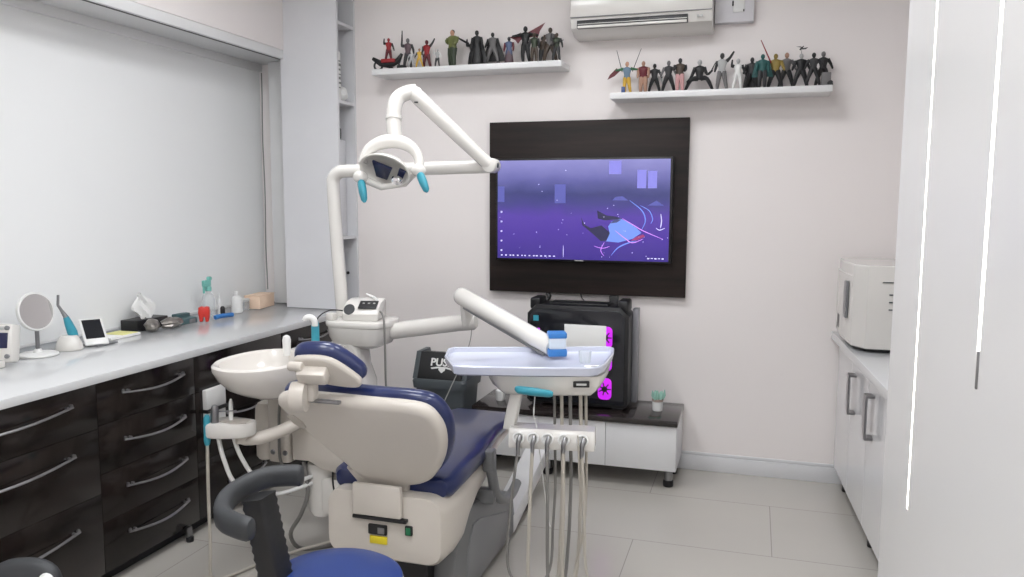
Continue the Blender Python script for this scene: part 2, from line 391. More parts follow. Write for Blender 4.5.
struct_c = thing('countertop', 'long pale glossy counter along the left wall on dark cabinets', 'counter', (-2.78, 2.9, .825))
MB().bb((-3.168, 1.3, .826), (-2.375, Y1-.004, .86), .004).build('slab', M_COUNTER, struct_c)
tw = thing('towel_dispenser', 'small white paper towel box on the dark cabinet behind the spittoon', 'dispenser', (-2.38, 3.05, .45))
MB().bb((-2.394, 2.975, .565), (-2.37, 3.115, .66), .005).bb((-2.394, 2.975, .455), (-2.37, 3.11, .555), .005).build('case', M_WHITE, tw)
MB().bb((-2.394, 2.972, .552), (-2.362, 3.118, .568), .002).build('opening', M_BLACK, tw)
ft = thing('cabinet_leg', 'short metal leg with black foot in front of the drawers', 'leg', (-2.375, 2.84, 0))
MB().bb((-2.394, 2.82, .022), (-2.372, 2.85, .068), .003).build('bracket', M_STEEL, ft); MB().cyl((-2.376, 2.835, 0), (-2.376, 2.835, .024), .017, 16, bev=.004).build('pad', M_BLACK, ft)

# ---- bookcase at the end of the counter
bc = thing('bookcase', 'tall open white bookcase standing on the end of the counter', 'bookcase', (-2.6, 4.4, .862))
bx0, bx1, by0, by1 = -2.79, -2.405, 4.29, Y1-.002
m = MB().bb((bx0, by0, .862), (bx1, by0+.018, CEIL_Z-.001)); m.bb((bx0, by1-.018, .862), (bx1, by1, CEIL_Z-.001)); m.bb((bx0, by0+.018, .862), (bx0+.01, by1-.018, CEIL_Z-.001))
m.build('side_panel', M_LAM, bc)
for z in (.862, 1.29, 2.11, 2.57):
    MB().bb((bx0+.01, by0+.018, z), (bx1-.003, by1-.018, z+.018)).build('shelf', M_LAM, bc)
def crumple(mb, c, r, seed, amp=.25):
    rnd = random.Random(seed); n, k = 14, 9; rings = []
    for i in range(k+1):
        a = pi*(i+.3)/(k+.6)
        rings.append([(c[0]+r[0]*sin(a)*cos(2*pi*j/n)*(1+rnd.uniform(-amp, amp)), c[1]+r[1]*sin(a)*sin(2*pi*j/n)*(1+rnd.uniform(-amp, amp)), max(c[2]-r[2], c[2]-r[2]*cos(a)*(1+rnd.uniform(-amp, amp)*.3))) for j in range(n)])
    return mb.loft(rings)
b_ = crumple(MB(), (-2.475, 4.44, 2.1285+.05), (.05, .045, .05), 3, .12).build('plastic_bag', M_WHITE, smooth=20, label='crumpled white plastic bag on the bookcase shelf', cat='bag')
sb_ = thing('tissue_packet', 'upright white packet with dark print behind the crumpled bag', 'packet', (-2.53, 4.345, 2.128))
MB().bb((-2.56, 4.335, 2.129), (-2.422, 4.37, 2.42), .012).build('wrapper', M_WHITE, sb_)
m = MB()
for k in range(7): m.bb((-2.4225, 4.338, 2.20+.026*k), (-2.4205, 4.358+.006*(k % 2), 2.207+.026*k+.004*(k % 3)))
m.build('print', M_GREY, sb_)
wbx = thing('carton', 'tall plain white carton inside the bookcase', 'carton', (-2.58, 4.41, 1.31))
MB().bb((-2.74, 4.365, 1.309), (-2.47, 4.495, 1.90), .003).build('carton_body', M_LAM, wbx)
def small_bottle(x, y, z, h, r, m, cap, label, mc=M_WHITE):
    t = thing('small_bottle', label, 'bottle', (x, y, z))
    MB().lathe([(r*.8, 0), (r, .006), (r, h*.62), (r*.85, h*.7), (r*.4, h*.78), (r*.4, h*.84)], 18, T(x, y, z)).build('bottle_body', m, t)
    MB().lathe([(r*.5, h*.84), (r*.52, h*.98), (r*.4, h)], 16, T(x, y, z)).build('cap', mc, t); return t
small_bottle(-2.49, 4.42, 1.902, .10, .028, M_BLACK, 0, 'small black bottle on top of the white carton', M_BLACK)
small_bottle(-2.44, 4.34, 1.31, .11, .016, M_BLACK, 0, 'thin dark bottle with white cap on the middle shelf')
small_bottle(-2.44, 4.355, .882, .26, .022, M_BLACK, 0, 'tall dark bottle with silver cap on the lowest shelf', M_STEEL)
MB().lathe([(.006, 0), (.010, .002), (.010, .006), (.004, .009)], 10, T(-2.47, 4.499, 1.07) @ RX(radians(90))).build('wall_screw', M_BLACK, label='small black peg on the bookcase panel by the pole', cat='peg')

# ================================================================== ITEMS ON THE COUNTER
CT = .861
# monitor device, far left
t = thing('apex_locator', 'white bench device with blue display at the left end of the counter', 'device', (-2.93, 2.30, CT))
Md = T(-2.90, 2.33, CT+.022) @ RZ(radians(22)) @ RX(radians(-12))
MB().box((0, .035, .075), (.21, .07, .155), .014, Md).build('casing', M_ENAMEL, t)
MB().box((0.035, -.001, .085), (.105, .004, .062), .002, Md).build('display', M_LCD, t)
for k in range(4): MB().box((-.02+.024*k, -.002, .035), (.016, .005, .009), .002, Md).build('button', M_GREY, t)
for q in ((.085, .135), (.09, .022)): MB().lathe([(.009, 0), (.009, .008), (.006, .01)], 14, Md @ T(q[0], 0, q[1]) @ RX(radians(90))).build('corner_knob', M_GREY, t)
MB().box((0, -.002, .135), (.15, .004, .012), .002, Md).build('nameplate', mat('pale_grey', (190,190,188), .4), t)
MB().bb((-3.0, 2.30, CT), (-2.82, 2.36, CT+.03), .006).build('stand', M_ENAMEL, t)
# round mirror
t = thing('table_mirror', 'round white tabletop mirror on the counter', 'mirror', (-2.93, 2.62, CT))
mx_, my_ = -2.91, 2.59
MB().lathe([(.076, 0), (.079, .003), (.078, .008), (.07, .012), (.02, .015), (.012, .03)], 36, T(mx_, my_, CT)).build('base', M_WHITE, t)
MB().cyl((mx_, my_, CT+.012), (mx_, my_, CT+.13), .0085, 14).build('stem', M_STEEL, t)
Mm = T(mx_, my_, CT+.19) @ RZ(radians(84)) @ RX(radians(90-10))
hd = MB().lathe([(.077, -.012), (.083, -.008), (.084, 0), (.081, .006), (.075, .006)], 40, Mm).build('rim', M_WHITE, t)
MB().lathe([(.075, .0052), (.0745, .0066)], 40, Mm).build('glass', M_MIRROR, hd)
# curing lamp in a white dock
t = thing('curing_lamp', 'teal and white curing pen standing in a white dock', 'curing lamp', (-2.90, 2.78, CT))
MB().lathe([(.058, 0), (.061, .006), (.055, .03), (.042, .058), (.032, .064)], 28, T(-2.90, 2.742, CT), sx=1, sy=.85).build('dock', M_ENAMEL, t)
a = Vector((-2.89, 2.765, CT+.045)); b = Vector((-2.91, 2.742, CT+.145)); c = Vector((-2.93, 2.722, CT+.20))
MB().tube([a, a.lerp(b, .3), a.lerp(b, .7), b], [.017, .021, .017, .012], 14).build('handpiece', M_TEAL, t)
MB().tube([b, b.lerp(c, .5), c, c+Vector((.0, .004, .045))], [.011, .007, .006, .0055], 12).build('light_guide', M_STEEL, t)
# tablet device on a stand
t = thing('tablet_stand', 'white framed small tablet with dark screen leaning back on the counter', 'tablet', (-2.88, 2.93, CT))
Mt = T(-2.89, 2.87, CT+.06) @ RZ(radians(58)) @ RX(radians(42))
fr = MB().box((0, 0, 0), (.10, .155, .012), .005, Mt).build('case', M_WHITE, t)
MB().box((0, .012, .0065), (.078, .112, .002), .0, Mt).build('screen', M_SCREENOFF, t)
MB().bb((-2.95, 2.83, CT), (-2.83, 2.95, CT+.008), .002).bb((-2.90, 2.87, CT+.006), (-2.875, 2.91, CT+.045), .003).build('stand', M_GREY, t)
# papers
t = thing('note_pad', 'pad of white and yellow notes by the tissue box', 'note pad', (-2.95, 3.13, CT))
MB().bb((-3.03, 2.98, CT), (-2.90, 3.17, CT+.012), .001).build('pages', M_PAPER, t)
MB().bb((-3.02, 3.06, CT+.0122), (-2.905, 3.16, CT+.0145), .0005).build('top_sheet', mat('pale_yellow_paper', (225,222,150), .8), t)
MB().lathe([(.011, 0), (.012, .003), (.012, .04), (.008, .043)], 14, T(-2.925, 2.955, CT)).build('lidded_vial', M_BLACK, label='small black upright vial beside the tablet', cat='vial')
# tissue box with foil packets
t = thing('tissue_box', 'dark open tissue box with a white tissue pulled up', 'tissue box', (-2.98, 3.32, CT))
MB().bb((-3.06, 3.21, CT), (-2.955, 3.43, CT+.058), .004).build('box_body', M_BLACK, t)
m = MB(); rows = []
rnd = random.Random(5)
for i in range(9):
    z = CT+.055+.016*i; wv = .018+.055*sin(pi*min(1, (i+1)/8.5))*(1 if i < 7 else .8)
    rows.append([(-2.985+.012*sin(j*1.3+i)-.03*i/9, 3.31+(j/8-.5)*2*wv+.008*i/9-.02*(i/8), z+.010*sin(j*2+i)) for j in range(9)])
vs = [p for r in rows for p in r]+[(p[0]+.002, p[1], p[2]) for r in rows for p in r]
fs = [(i*9+j, i*9+j+1, i*9+j+10, i*9+j+9) for i in range(8) for j in range(8)]
fs += [tuple(q+81 for q in f[::-1]) for f in fs]
m.add(vs, fs); m.build('tissue', M_PAPER, t)
crumple(MB(), (-2.90, 3.25, CT+.034), (.035, .04, .033), 8, .2).build('foil_packet', M_SILVERP, smooth=20, label='rounded silver foil packet at the left of the tissue box', cat='packet')
crumple(MB(), (-2.885, 3.37, CT+.030), (.035, .065, .029), 11, .3).build('foil_packet', M_SILVERP, smooth=20, label='crumpled silver foil pouch at the right of the tissue box', cat='packet')
# teal glasses case + red tooth + blue thing
t = thing('mask_pack', 'dark teal folded case lying behind the red tooth holder', 'case', (-2.94, 3.55, CT))
MB().prism([(-3.0, 3.49), (-2.905, 3.47), (-2.90, 3.59), (-2.99, 3.62)], CT, CT+.03, bev=.004).prism([(-3.0, 3.51), (-2.96, 3.50), (-2.955, 3.60), (-2.99, 3.61)], CT+.028, CT+.05, bev=.004).build('cover', mat('dark_teal', (70,98,102), .5), t)
MB().bb((-2.905, 3.53, CT+.002), (-2.899, 3.575, CT+.024), .001).build('clasp', M_GREY, t)
t = thing('tooth_holder', 'red tooth-shaped pot on the counter', 'pot', (-2.885, 3.63, CT))
tp = [(-.027, .078), (-.03, .05), (-.026, .02), (-.022, 0), (-.008, 0), (-.004, .026), (.004, .026), (.008, 0), (.022, 0), (.026, .02), (.03, .05), (.027, .078), (.012, .084), (0, .078), (-.012, .084)]
Mk = T(-2.885, 3.63, CT) @ RZ(radians(30)) @ RX(radians(90))
MB().prism(tp, -.022, .022, Mk, bev=.005).build('pot_body', M_RED, t)
t = thing('spray_bottle', 'clear bottle with green trigger head behind the red tooth pot', 'bottle', (-2.97, 3.78, CT))
MB().lathe([(.032, 0), (.036, .005), (.036, .10), (.03, .125), (.014, .14), (.014, .155)], 24, T(-2.97, 3.78, CT)).build('bottle_body', M_CLEAR, t)
hd = MB().lathe([(.017, .15), (.018, .17), (.013, .178)], 18, T(-2.97, 3.78, CT)); hd.box((-2.97, 3.765, CT+.195), (.022, .06, .036), .006); hd.box((-2.965, 3.735, CT+.165), (.012, .012, .05), .004); hd.box((-2.97, 3.79, CT+.22), (.02, .03, .022), .006)
hd.build('trigger_head', mat('mint_plastic', (120,190,180), .4), t)
def plain_bottle(x, y, h, r, label, m=M_WHITE):
    t = thing('pump_bottle', label, 'bottle', (x, y, CT))
    MB().lathe([(r*.85, 0), (r, .004), (r, h*.66), (r*.7, h*.76), (r*.35, h*.8)], 20, T(x, y, CT)).build('bottle_body', m, t)
    MB().lathe([(r*.42, h*.79), (r*.42, h*.95), (r*.3, h)], 16, T(x, y, CT)).build('cap', M_WHITE, t)
plain_bottle(-2.95, 3.85, .125, .013, 'thin white bottle between the clear bottle and the stout white one')
plain_bottle(-2.93, 3.98, .13, .032, 'stout white bottle left of the peach box')
t = thing('silver_tin', 'small grey clear tub between the stout bottle and the peach box', 'tub', (-2.97, 4.09, CT))
MB().lathe([(.036, 0), (.04, .004), (.04, .05), (.036, .054)], 24, T(-2.97, 4.09, CT)).build('tub_body', M_CLEAR, t); MB().lathe([(.041, .054), (.042, .066), (.036, .07)], 24, T(-2.97, 4.09, CT)).build('lid', mat('pale_grey', (190,190,188), .4), t)
t = thing('blue_handpiece', 'blue plastic item lying in front of the white bottles', 'tool', (-2.85, 3.75, CT))
MB().tube(sm([(-2.87, 3.70, CT+.012), (-2.865, 3.73, CT+.015), (-2.86, 3.78, CT+.014), (-2.85, 3.83, CT+.012)], 3), .0125, 12).build('blue_body', M_BLUE, t)
MB().lathe([(.012, 0), (.014, .01), (.014, .035), (.006, .045)], 14, T(-2.875, 3.775, CT+.022)).build('black_tip', M_BLACK, t)
t = thing('cardboard_box', 'peach cardboard box on the counter near the bookcase', 'box', (-2.95, 4.2, CT))
Mb = T(-2.95, 4.235, CT) @ RZ(radians(8))
MB().box((0, 0, .04), (.10, .20, .078), .003, Mb).build('box_body', M_PEACH, t)
MB().box((0, 0, .08), (.104, .204, .006), .002, Mb).build('lid', M_PEACH, t)

# ================================================================== BACK WALL
# wall shelves
def wall_shelf(x0, x1, z, label):
    t = thing('wall_shelf', label, 'shelf', ((x0+x1)/2, Y1, z-.035), 'white floating shelves')
    MB().bb((x0, Y1-.20, z-.034), (x1, Y1-.001, z), .003).build('board', M_UPVC, t)
wall_shelf(-2.195, -1.045, 2.297, 'white wall shelf of action figures left of the air conditioner')
wall_shelf(-.775, .345, 2.11, 'white wall shelf of action figures right of the television')
# air conditioner
t = thing('air_conditioner', 'white split air conditioner high on the back wall', 'air conditioner', (-.62, Y1, 2.43))
prof = [(0, 2.425), (-.13, 2.425), (-.205, 2.455), (-.225, 2.515), (-.23, 2.60), (-.22, 2.68), (-.17, 2.715), (0, 2.715)]   # y offset, z
Mx = Matrix(((0, 0, 1, 0), (1, 0, 0, Y1), (0, 1, 0, 0), (0, 0, 0, 1)))
MB().prism(prof, -.993, -.248, Mx, bev=.006).build('casing', M_ENAMEL, t)
Ma = T(-.62, Y1-.224, 2.488) @ RX(radians(18))
MB().bb((-.955, Y1-.232, 2.452), (-.37, Y1-.19, 2.492), .002).build('outlet', M_BLACK, t)
MB().bb((-.95, Y1-.240, 2.450), (-.374, Y1-.225, 2.463), .003).bb((-.95, Y1-.236, 2.470), (-.374, Y1-.230, 2.473)).build('louver', M_ENAMEL, t)
MB().bb((-.992, Y1-.2335, 2.5075), (-.249, Y1-.222, 2.5105)).build('panel_seam', M_GREY, t)
m = MB()
for k in range(2): m.bb((-.325+.018*k, Y1-.2345, 2.472), (-.312+.018*k, Y1-.222, 2.484), .001)
m.build('badge', mat('pale_grey', (190,190,188), .4), t)
t = thing('junction_cover', 'flat grey-white cover plate on the wall right of the air conditioner', 'cover plate', (-.145, Y1, 2.47))
MB().bb((-.245, Y1-.055, 2.472), (-.045, Y1-.001, 2.72), .004).build('plate', mat('cool_white_plastic', (214,212,216), .4), t)
pl_ = MB().bb((-.152, Y1-.060, 2.522), (-.092, Y1-.053, 2.60), .006).build('socket', M_WHITE, t)
MB().bb((-.157, Y1-.064, 2.555), (-.149, Y1-.054, 2.58), .002).bb((-.10, Y1-.064, 2.523), (-.094, Y1-.054, 2.535), .002).build('clip', M_BLACK, pl_)

# television on a dark panel
t = thing('wall_panel', 'dark wood-look square panel on the wall behind the television', 'panel', (-.935, Y1, .99))
MB().bb((-1.512, Y1-.045, .992), (-.360, Y1-.02, 1.985), .002).build('board', M_DARKX, t)
M_DARKX.node_tree.nodes['Principled BSDF'].inputs['Roughness'].default_value = .55; M_DARKX.node_tree.nodes['Principled BSDF'].inputs['Specular IOR Level'].default_value = .25
MB().bb((-1.45, Y1-.02, 1.05), (-.42, Y1-.001, 1.92)).build('backing', M_BLACK, t)
TVY = Y1-.085
def scr(u, v): return (-1.442+u*.988, 1.197+v*.56)      # u,v in 0..1 across the glass
t = thing('television', 'large flat television showing a violet desktop on the dark panel', 'television', (-.948, Y1-.07, 1.19))
MB().bb((-1.456, TVY-.012, 1.185), (-.437, TVY+.028, 1.772), .006).bb((-1.2, TVY+.02, 1.3), (-.7, Y1-.0458, 1.65)).build('bezel', M_BLACK, t)
def screen_mat():
    m = bpy.data.materials.new('desktop_wallpaper'); m.use_nodes = True; nt = m.node_tree; b = nt.nodes['Principled BSDF']
    b.inputs['Base Color'].default_value = (.01, .01, .012, 1); b.inputs['Roughness'].default_value = .15
    tc = nt.nodes.new('ShaderNodeTexCoord'); sx = nt.nodes.new('ShaderNodeSeparateXYZ'); nt.links.new(tc.outputs['Generated'], sx.inputs[0])
    n = nt.nodes.new('ShaderNodeTexNoise'); n.inputs['Scale'].default_value = 5; n.inputs['Detail'].default_value = 6
    mp = nt.nodes.new('ShaderNodeMapping'); mp.inputs['Scale'].default_value = (1, 1, 1.2); nt.links.new(tc.outputs['Generated'], mp.inputs[0]); nt.links.new(mp.outputs[0], n.inputs['Vector'])
    ad = nt.nodes.new('ShaderNodeMath'); ad.operation = 'MULTIPLY_ADD'; ad.inputs[1].default_value = .16; nt.links.new(n.outputs['Fac'], ad.inputs[0])
    sb = nt.nodes.new('ShaderNodeMath'); sb.operation = 'SUBTRACT'; sb.inputs[1].default_value = .08; nt.links.new(sx.outputs['Z'], sb.inputs[0]); nt.links.new(sb.outputs[0], ad.inputs[2])
    r = nt.nodes.new('ShaderNodeValToRGB'); cr = r.color_ramp
    lin = lambda c: (*[((v/255)/12.92 if v/255 <= .04045 else ((v/255+.055)/1.055)**2.4) for v in c], 1)
    st_ = [(0, (60,42,140)), (.25, (78,52,160)), (.45, (88,62,168)), (.55, (70,66,140)), (.66, (62,66,124)), (.8, (104,104,170)), (1, (146,144,208))]
    cr.elements[0].position = 0; cr.elements[0].color = lin(st_[0][1]); cr.elements[1].position = 1; cr.elements[1].color = lin(st_[-1][1])
    for p, c in st_[1:-1]: e = cr.elements.new(p); e.color = lin(c)
    nt.links.new(ad.outputs[0], r.inputs[0]); nt.links.new(r.outputs[0], b.inputs['Emission Color']); b.inputs['Emission Strength'].default_value = .50
    return m
scr_o = MB().bb((-1.444, TVY-.0135, 1.195), (-.452, TVY-.0118, 1.760)).build('screen', screen_mat(), t)
def E_(name, c, e=1.): return mat('glow_'+name, c, .5, emit=e*.46)
pm = MB(); pmats = [E_('dim', (74,76,140)), E_('haze', (112,110,182)), E_('dark', (38,36,66)), E_('cyan', (96,122,196)), E_('pink', (190,130,220), 1.1), E_('white', (190,190,225), 1.), E_('crimson', (130,50,95)), E_('mid', (60,62,104))]
def shp(mi, pts, dy): pm.cur = mi; q = [scr(*p) for p in pts]; pm.prism([(x, z) for x, z in q], 0, .0004, Matrix(((1, 0, 0, 0), (0, 0, 1, TVY-.0145-dy), (0, 1, 0, 0), (0, 0, 0, 1))))
def rc_(mi, u0, v0, u1, v1, dy=0): shp(mi, [(u0, v0), (u1, v0), (u1, v1), (u0, v1)], dy)
rc_(0, .345, .57, .41, .76); rc_(1, .82, .72, .87, .9); rc_(1, .88, .72, .93, .89); rc_(1, .66, .86, .73, .99); rc_(0, .0, .58, .04, .74)
shp(0, [(.68, .6), (.70, .635), (.74, .64), (.77, .6)], 0); shp(0, [(.88, .55), (.93, .6), (.97, .55)], 0)
# a swimming winged shape, glow lines
shp(2, [(.503, .43), (.52, .36), (.56, .32), (.62, .35), (.67, .28), (.66, .2), (.62, .19), (.56, .28), (.51, .35)], .0006)
shp(2, [(.595, .5), (.60, .42), (.64, .4), (.70, .41), (.74, .42), (.70, .44), (.65, .45)], .0012)
shp(3, [(.66, .34), (.68, .39), (.72, .425), (.77, .39), (.82, .33), (.85, .28), (.80, .22), (.72, .18), (.65, .19), (.67, .27)], .0009)
shp(7, [(.67, .37), (.70, .415), (.735, .41), (.71, .38)], .0012)
shp(6, [(.79, .2), (.82, .24), (.86, .265), (.87, .245), (.83, .21)], .0014)
def streak(mi, pts, wd_, dy=.0016):
    q = sm([scr(*p) for p in pts], 6); L = len(q); a = []; b2 = []
    for i, p in enumerate(q):
        d = Vector(q[min(i+1, L-1)])-Vector(q[max(i-1, 0)]); d.normalize(); ww = wd_*sin(pi*(i+.5)/L)+.0006
        a.append((p[0]-d.y*ww, p[1]+d.x*ww)); b2.append((p[0]+d.y*ww, p[1]-d.x*ww))
    vs = [(x, TVY-.0147-dy, z) for x, z in a]+[(x, TVY-.0147-dy, z) for x, z in b2]
    pm.cur = mi; pm.add(vs, [(i, i+1, L+i+1, L+i) for i in range(L-1)])
streak(3, [(.78, .6), (.85, .5), (.87, .4), (.85, .31)], .0028); streak(3, [(.84, .55), (.89, .5), (.91, .42), (.90, .37)], .002)
streak(3, [(.68, .05), (.72, .13), (.78, .18), (.82, .2)], .003); streak(4, [(.70, .3), (.76, .22), (.80, .18), (.86, .22)], .0018)
streak(4, [(.74, .42), (.80, .36), (.86, .3), (.97, .22)], .0018); streak(4, [(.64, .18), (.62, .1), (.64, .04)], .0012); streak(4, [(.58, .14), (.63, .12), (.67, .14)], .001)
streak(5, [(.955, .33), (.96, .40), (.955, .47)], .002); streak(5, [(.93, .33), (.95, .31), (.98, .33)], .0015); streak(5, [(.40, .02), (.40, .08), (.40, .14)], .001)
rnd = random.Random(3)
pts_ = [(.10, .25), (.42, .25), (.515, .27), (.39, .37), (.26, .13), (.41, .9), (.27, .69), (.36, .6), (.655, .52), (.80, .08), (.69, .55), (.75, .3), (.86, .19), (.25, .76)]
for (u, v) in pts_+[(rnd.random(), rnd.random()*.5) for _ in range(22)]:
    s_ = rnd.uniform(.0015, .0038); rc_(5, u-s_*.6, v-s_, u+s_*.6, v+s_, .002)
for k in range(5): rc_(5, .018, .07+.1*k, .028, .086+.1*k, .002)
for k in range(9): rc_(5, .02+.024*k+.003*(k % 3), .022, .03+.024*k+.003*(k % 3), .034, .002)
for k in range(5): rc_(5, .235+.026*k, .022, .247+.026*k, .034, .002)
for k in range(5): rc_(5, .885+.02*k, .02+.004*(k % 2), .897+.02*k, .032, .002)
pm.build('desktop_image', pmats, scr_o)
MB().bb((-.98, TVY-.0135, 1.1875), (-.93, TVY-.0115, 1.1925)).build('maker_badge', mat('pale_grey', (190,190,188), .4), t)
# cables under the panel
c1 = MB().tube(sm([(-1.145, Y1-.03, 1.0), (-1.155, Y1-.035, .985), (-1.14, Y1-.04, .975), (-1.15, Y1-.045, .955), (-1.17, Y1-.05, .945), (-1.16, Y1-.03, .90), (-1.16, Y1-.03, .42)], 4), .011, 8).build('power_cable', M_BLACK, label='thick black cable running down behind the left of the computer', cat='cable')
c2 = MB().bb((-.785, Y1-.055, .40), (-.735, Y1-.022, .99), .004).build('cable_duct', M_BLACK, label='flat black cable duct from panel to computer at right', cat='cable duct')
c3 = MB().tube(sm([(-.96, Y1-.022, .992), (-.95, Y1-.024, .965), (-.935, Y1-.03, .94), (-.935, Y1-.03, .8), (-.935, Y1-.03, .39)], 4), .003, 8).build('thin_cable', M_BLACK, label='thin black cable hanging behind the middle of the computer', cat='cable')

# media cabinet
t = thing('media_cabinet', 'low white television cabinet with dark glossy top against the wall', 'cabinet', (-.92, 4.32, 0))
MB().bb((-1.49, 4.10, .352), (-.35, Y1-.02, .384), .004).build('top', M_BLKTOP, t)
MB().bb((-1.485, 4.135, .105), (-.355, Y1-.03, .352), .001).build('body', M_LAM, t)
for k in range(3):
    x = -1.485+.3767*k
    MB().bb((x+.0012, 4.117, .107), (x+.3755, 4.135, .350), .001).build('door', M_GLOSS, t)
for x, y in ((-1.44, 4.2), (-1.07, 4.2), (-.40, 4.2), (-1.44, 4.42), (-.40, 4.42)):
    l = MB().cyl((x, y, .03), (x, y, .106), .022, 18).build('leg', M_STEEL, t)
    MB().lathe([(.026, 0), (.028, .004), (.028, .03), (.024, .034)], 18, T(x, y, 0)).build('rubber_foot', M_BLACK, l)

# computer tower
PZ = .384
t = thing('computer_tower', 'black gaming computer with purple glowing fans on the media cabinet', 'computer', (-.92, 4.33, PZ))
cx0, cx1, cy0, cy1, cz1 = -1.205, -.632, 4.215, 4.42, .955
o = [(cx0, PZ+.03), (cx0, cz1-.05), (cx0+.05, cz1), (cx1-.05, cz1+.0), (cx1, cz1-.05), (cx1, PZ+.03), (cx1-.02, PZ+.012), (cx0+.02, PZ+.012)]
M2 = Matrix(((1, 0, 0, 0), (0, 0, 1, 0), (0, 1, 0, 0), (0, 0, 0, 1)))
ce = MB(); ce.prism(o, cy0+.012, cy1, M2, bev=.008); ce.build('case', M_BLACK, t)
MB().prism(inset(o, .022), cy0, cy0+.012, M2, bev=.003).build('side_glass', M_SCREENOFF, t)
for x in (cx0+.06, cx1-.06): MB().bb((x-.03, cy0+.02, PZ+.0005), (x+.03, cy1-.02, PZ+.02), .004).build('foot', M_BLACK, t)
MB().bb((cx0+.12, cy0+.04, cz1-.002), (cx1-.12, cy1-.04, cz1+.012), .005).bb((cx0+.01, cy0+.03, cz1-.03), (cx0+.07, cy1-.03, cz1+.035), .012).bb((cx1-.07, cy0+.03, cz1-.03), (cx1-.01, cy1-.03, cz1+.035), .012).build('top_grille', M_BLACK, t)
MB().bb((cx1-.001, cy1-.06, PZ+.02), (cx1+.03, cy1+.01, cz1-.02), .003).build('rear_plate', mat('satin_grey', (150,150,155), .4, .5), t)
for (fx_, fz) in ((-.757, .79), (-.757, .665), (-.757, .505), (-1.135, .80), (-1.135, .72)):
    f = MB().prism(rrect(.075 if fx_ > -1 else .016, .12 if fx_ > -1 else .05, .025 if fx_ > -1 else .006, 4, fx_, fz), cy0-.006, cy0+.002, M2, bev=.002).build('fan_light', M_PURP, t)
    if fx_ > -1:
        hb = MB(); Mf = T(fx_, cy0-.006, fz) @ RX(radians(90)); hb.lathe([(.016, 0), (.016, .004), (.010, .006)], 16, Mf)
        for k in range(7): hb.box((.024, 0, .002), (.022, .006, .003), 0, Mf @ RZ(2*pi*k/7))
        hb.build('fan_blades', M_BLACK, f)
MB().bb((-1.165, cy0-.003, .865), (-1.135, cy0, .895)).build('sticker', M_TEAL, t, label='small teal square sticker')
t = thing('paper_sheet', 'white card stuck on the black computer above the tray', 'card', (-.885, cy0-.008, .70))
MB().bb((-.985, cy0-.0135, .715), (-.752, cy0-.0065, .855), .003).build('card', M_PAPER, t)

# little items on the media cabinet
t = thing('potted_succulent', 'tiny pale green plant in a white pot at the right of the cabinet', 'plant', (-.478, 4.30, PZ))
MB().lathe([(.022, 0), (.027, .003), (.030, .05), (.027, .052), (.024, .046)], 20, T(-.478, 4.30, PZ)).build('pot', M_WHITE, t)
MB().lathe([(.028, .053), (.0305, .055), (.0305, .066), (.026, .066)], 20, T(-.478, 4.30, PZ)).build('pot_band', mat('beige_band', (170,150,140), .6), t)
m = MB()
for k in range(9):
    a = k*2.4; r_ = .006+.0022*k; p = (-.478+r_*cos(a), 4.30+r_*sin(a), PZ+.055)
    m.tube([p, (p[0]+.012*cos(a), p[1]+.012*sin(a), PZ+.085+.004*(k % 4)), (p[0]+.014*cos(a), p[1]+.014*sin(a), PZ+.105+.006*(k % 3))], [.006, .0085, .002], 8)
m.build('leaves', mat('pale_green_leaf', (160,205,190), .5), t)
t = thing('white_jar', 'small white lidded jar at the left end of the media cabinet', 'jar', (-1.372, 4.26, PZ))
MB().lathe([(.024, 0), (.027, .004), (.027, .045)], 20, T(-1.372, 4.26, PZ)).build('jar_body', M_WHITE, t); MB().lathe([(.029, .044), (.029, .056), (.024, .059)], 20, T(-1.372, 4.26, PZ)).build('lid', M_WHITE, t)

# swing-lid bin
t = thing('swing_bin', 'dark grey waste bin with black swing lid against the wall', 'bin', (-1.68, 4.22, 0))
bx, by = -1.69, 4.235
MB().loft([[(bx+x, by+y, 0) for x, y in rrect(.24, .20, .02)], [(bx+x, by+y, .46) for x, y in rrect(.30, .26, .025)]]).build('bin_body', M_DGREY, t)
MB().loft([[(bx+x, by+y, .46) for x, y in rrect(.325, .285, .03)], [(bx+x, by+y, .50) for x, y in rrect(.335, .295, .03)], [(bx+x, by+y, .515) for x, y in rrect(.32, .28, .03)]]).build('collar', M_DGREY, t)
yf = by-.14
hood = [(yf+.01, .512), (yf+.075, .66), (yf+.21, .66), (yf+.275, .512)]
Mh = Matrix(((0, 0, 1, 0), (1, 0, 0, 0), (0, 1, 0, 0), (0, 0, 0, 1)))
MB().prism([(yf+.055, .512), (yf+.105, .645), (yf+.175, .645), (yf+.265, .512)], bx-.135, bx+.135, Mh).build('lid_core', M_BLACK, t)
for s in (-1, 1): MB().prism(hood, bx+s*.150-.015, bx+s*.150+.015, Mh, bev=.004).build('hood_side', M_DGREY, t)
ang = math.atan2(.145, .065)
fl = MB().box((0, 0, 0), (.268, .165, .008), .003, T(bx, yf+.04, .585) @ RX(ang)).build('flap', M_BLACK, t)
Mt_ = T(bx+.01, yf+.04-.008*sin(ang)*.7, .585+.008*cos(ang)*.7) @ RX(ang)
tm = text_mesh('PUSH', .062, Mt_ @ T(0, .02, 0), .0012, True)
tm.prism([(-.07, -.012), (-.062, -.02), (-.02, -.012), (-.02, -.022), (0, -.04), (.02, -.022), (.02, -.012), (.062, -.02), (.07, -.012), (.03, -.004), (-.03, -.004)], -.001, .0012, Mt_)
tm.build('push_mark', M_WHITE, fl)
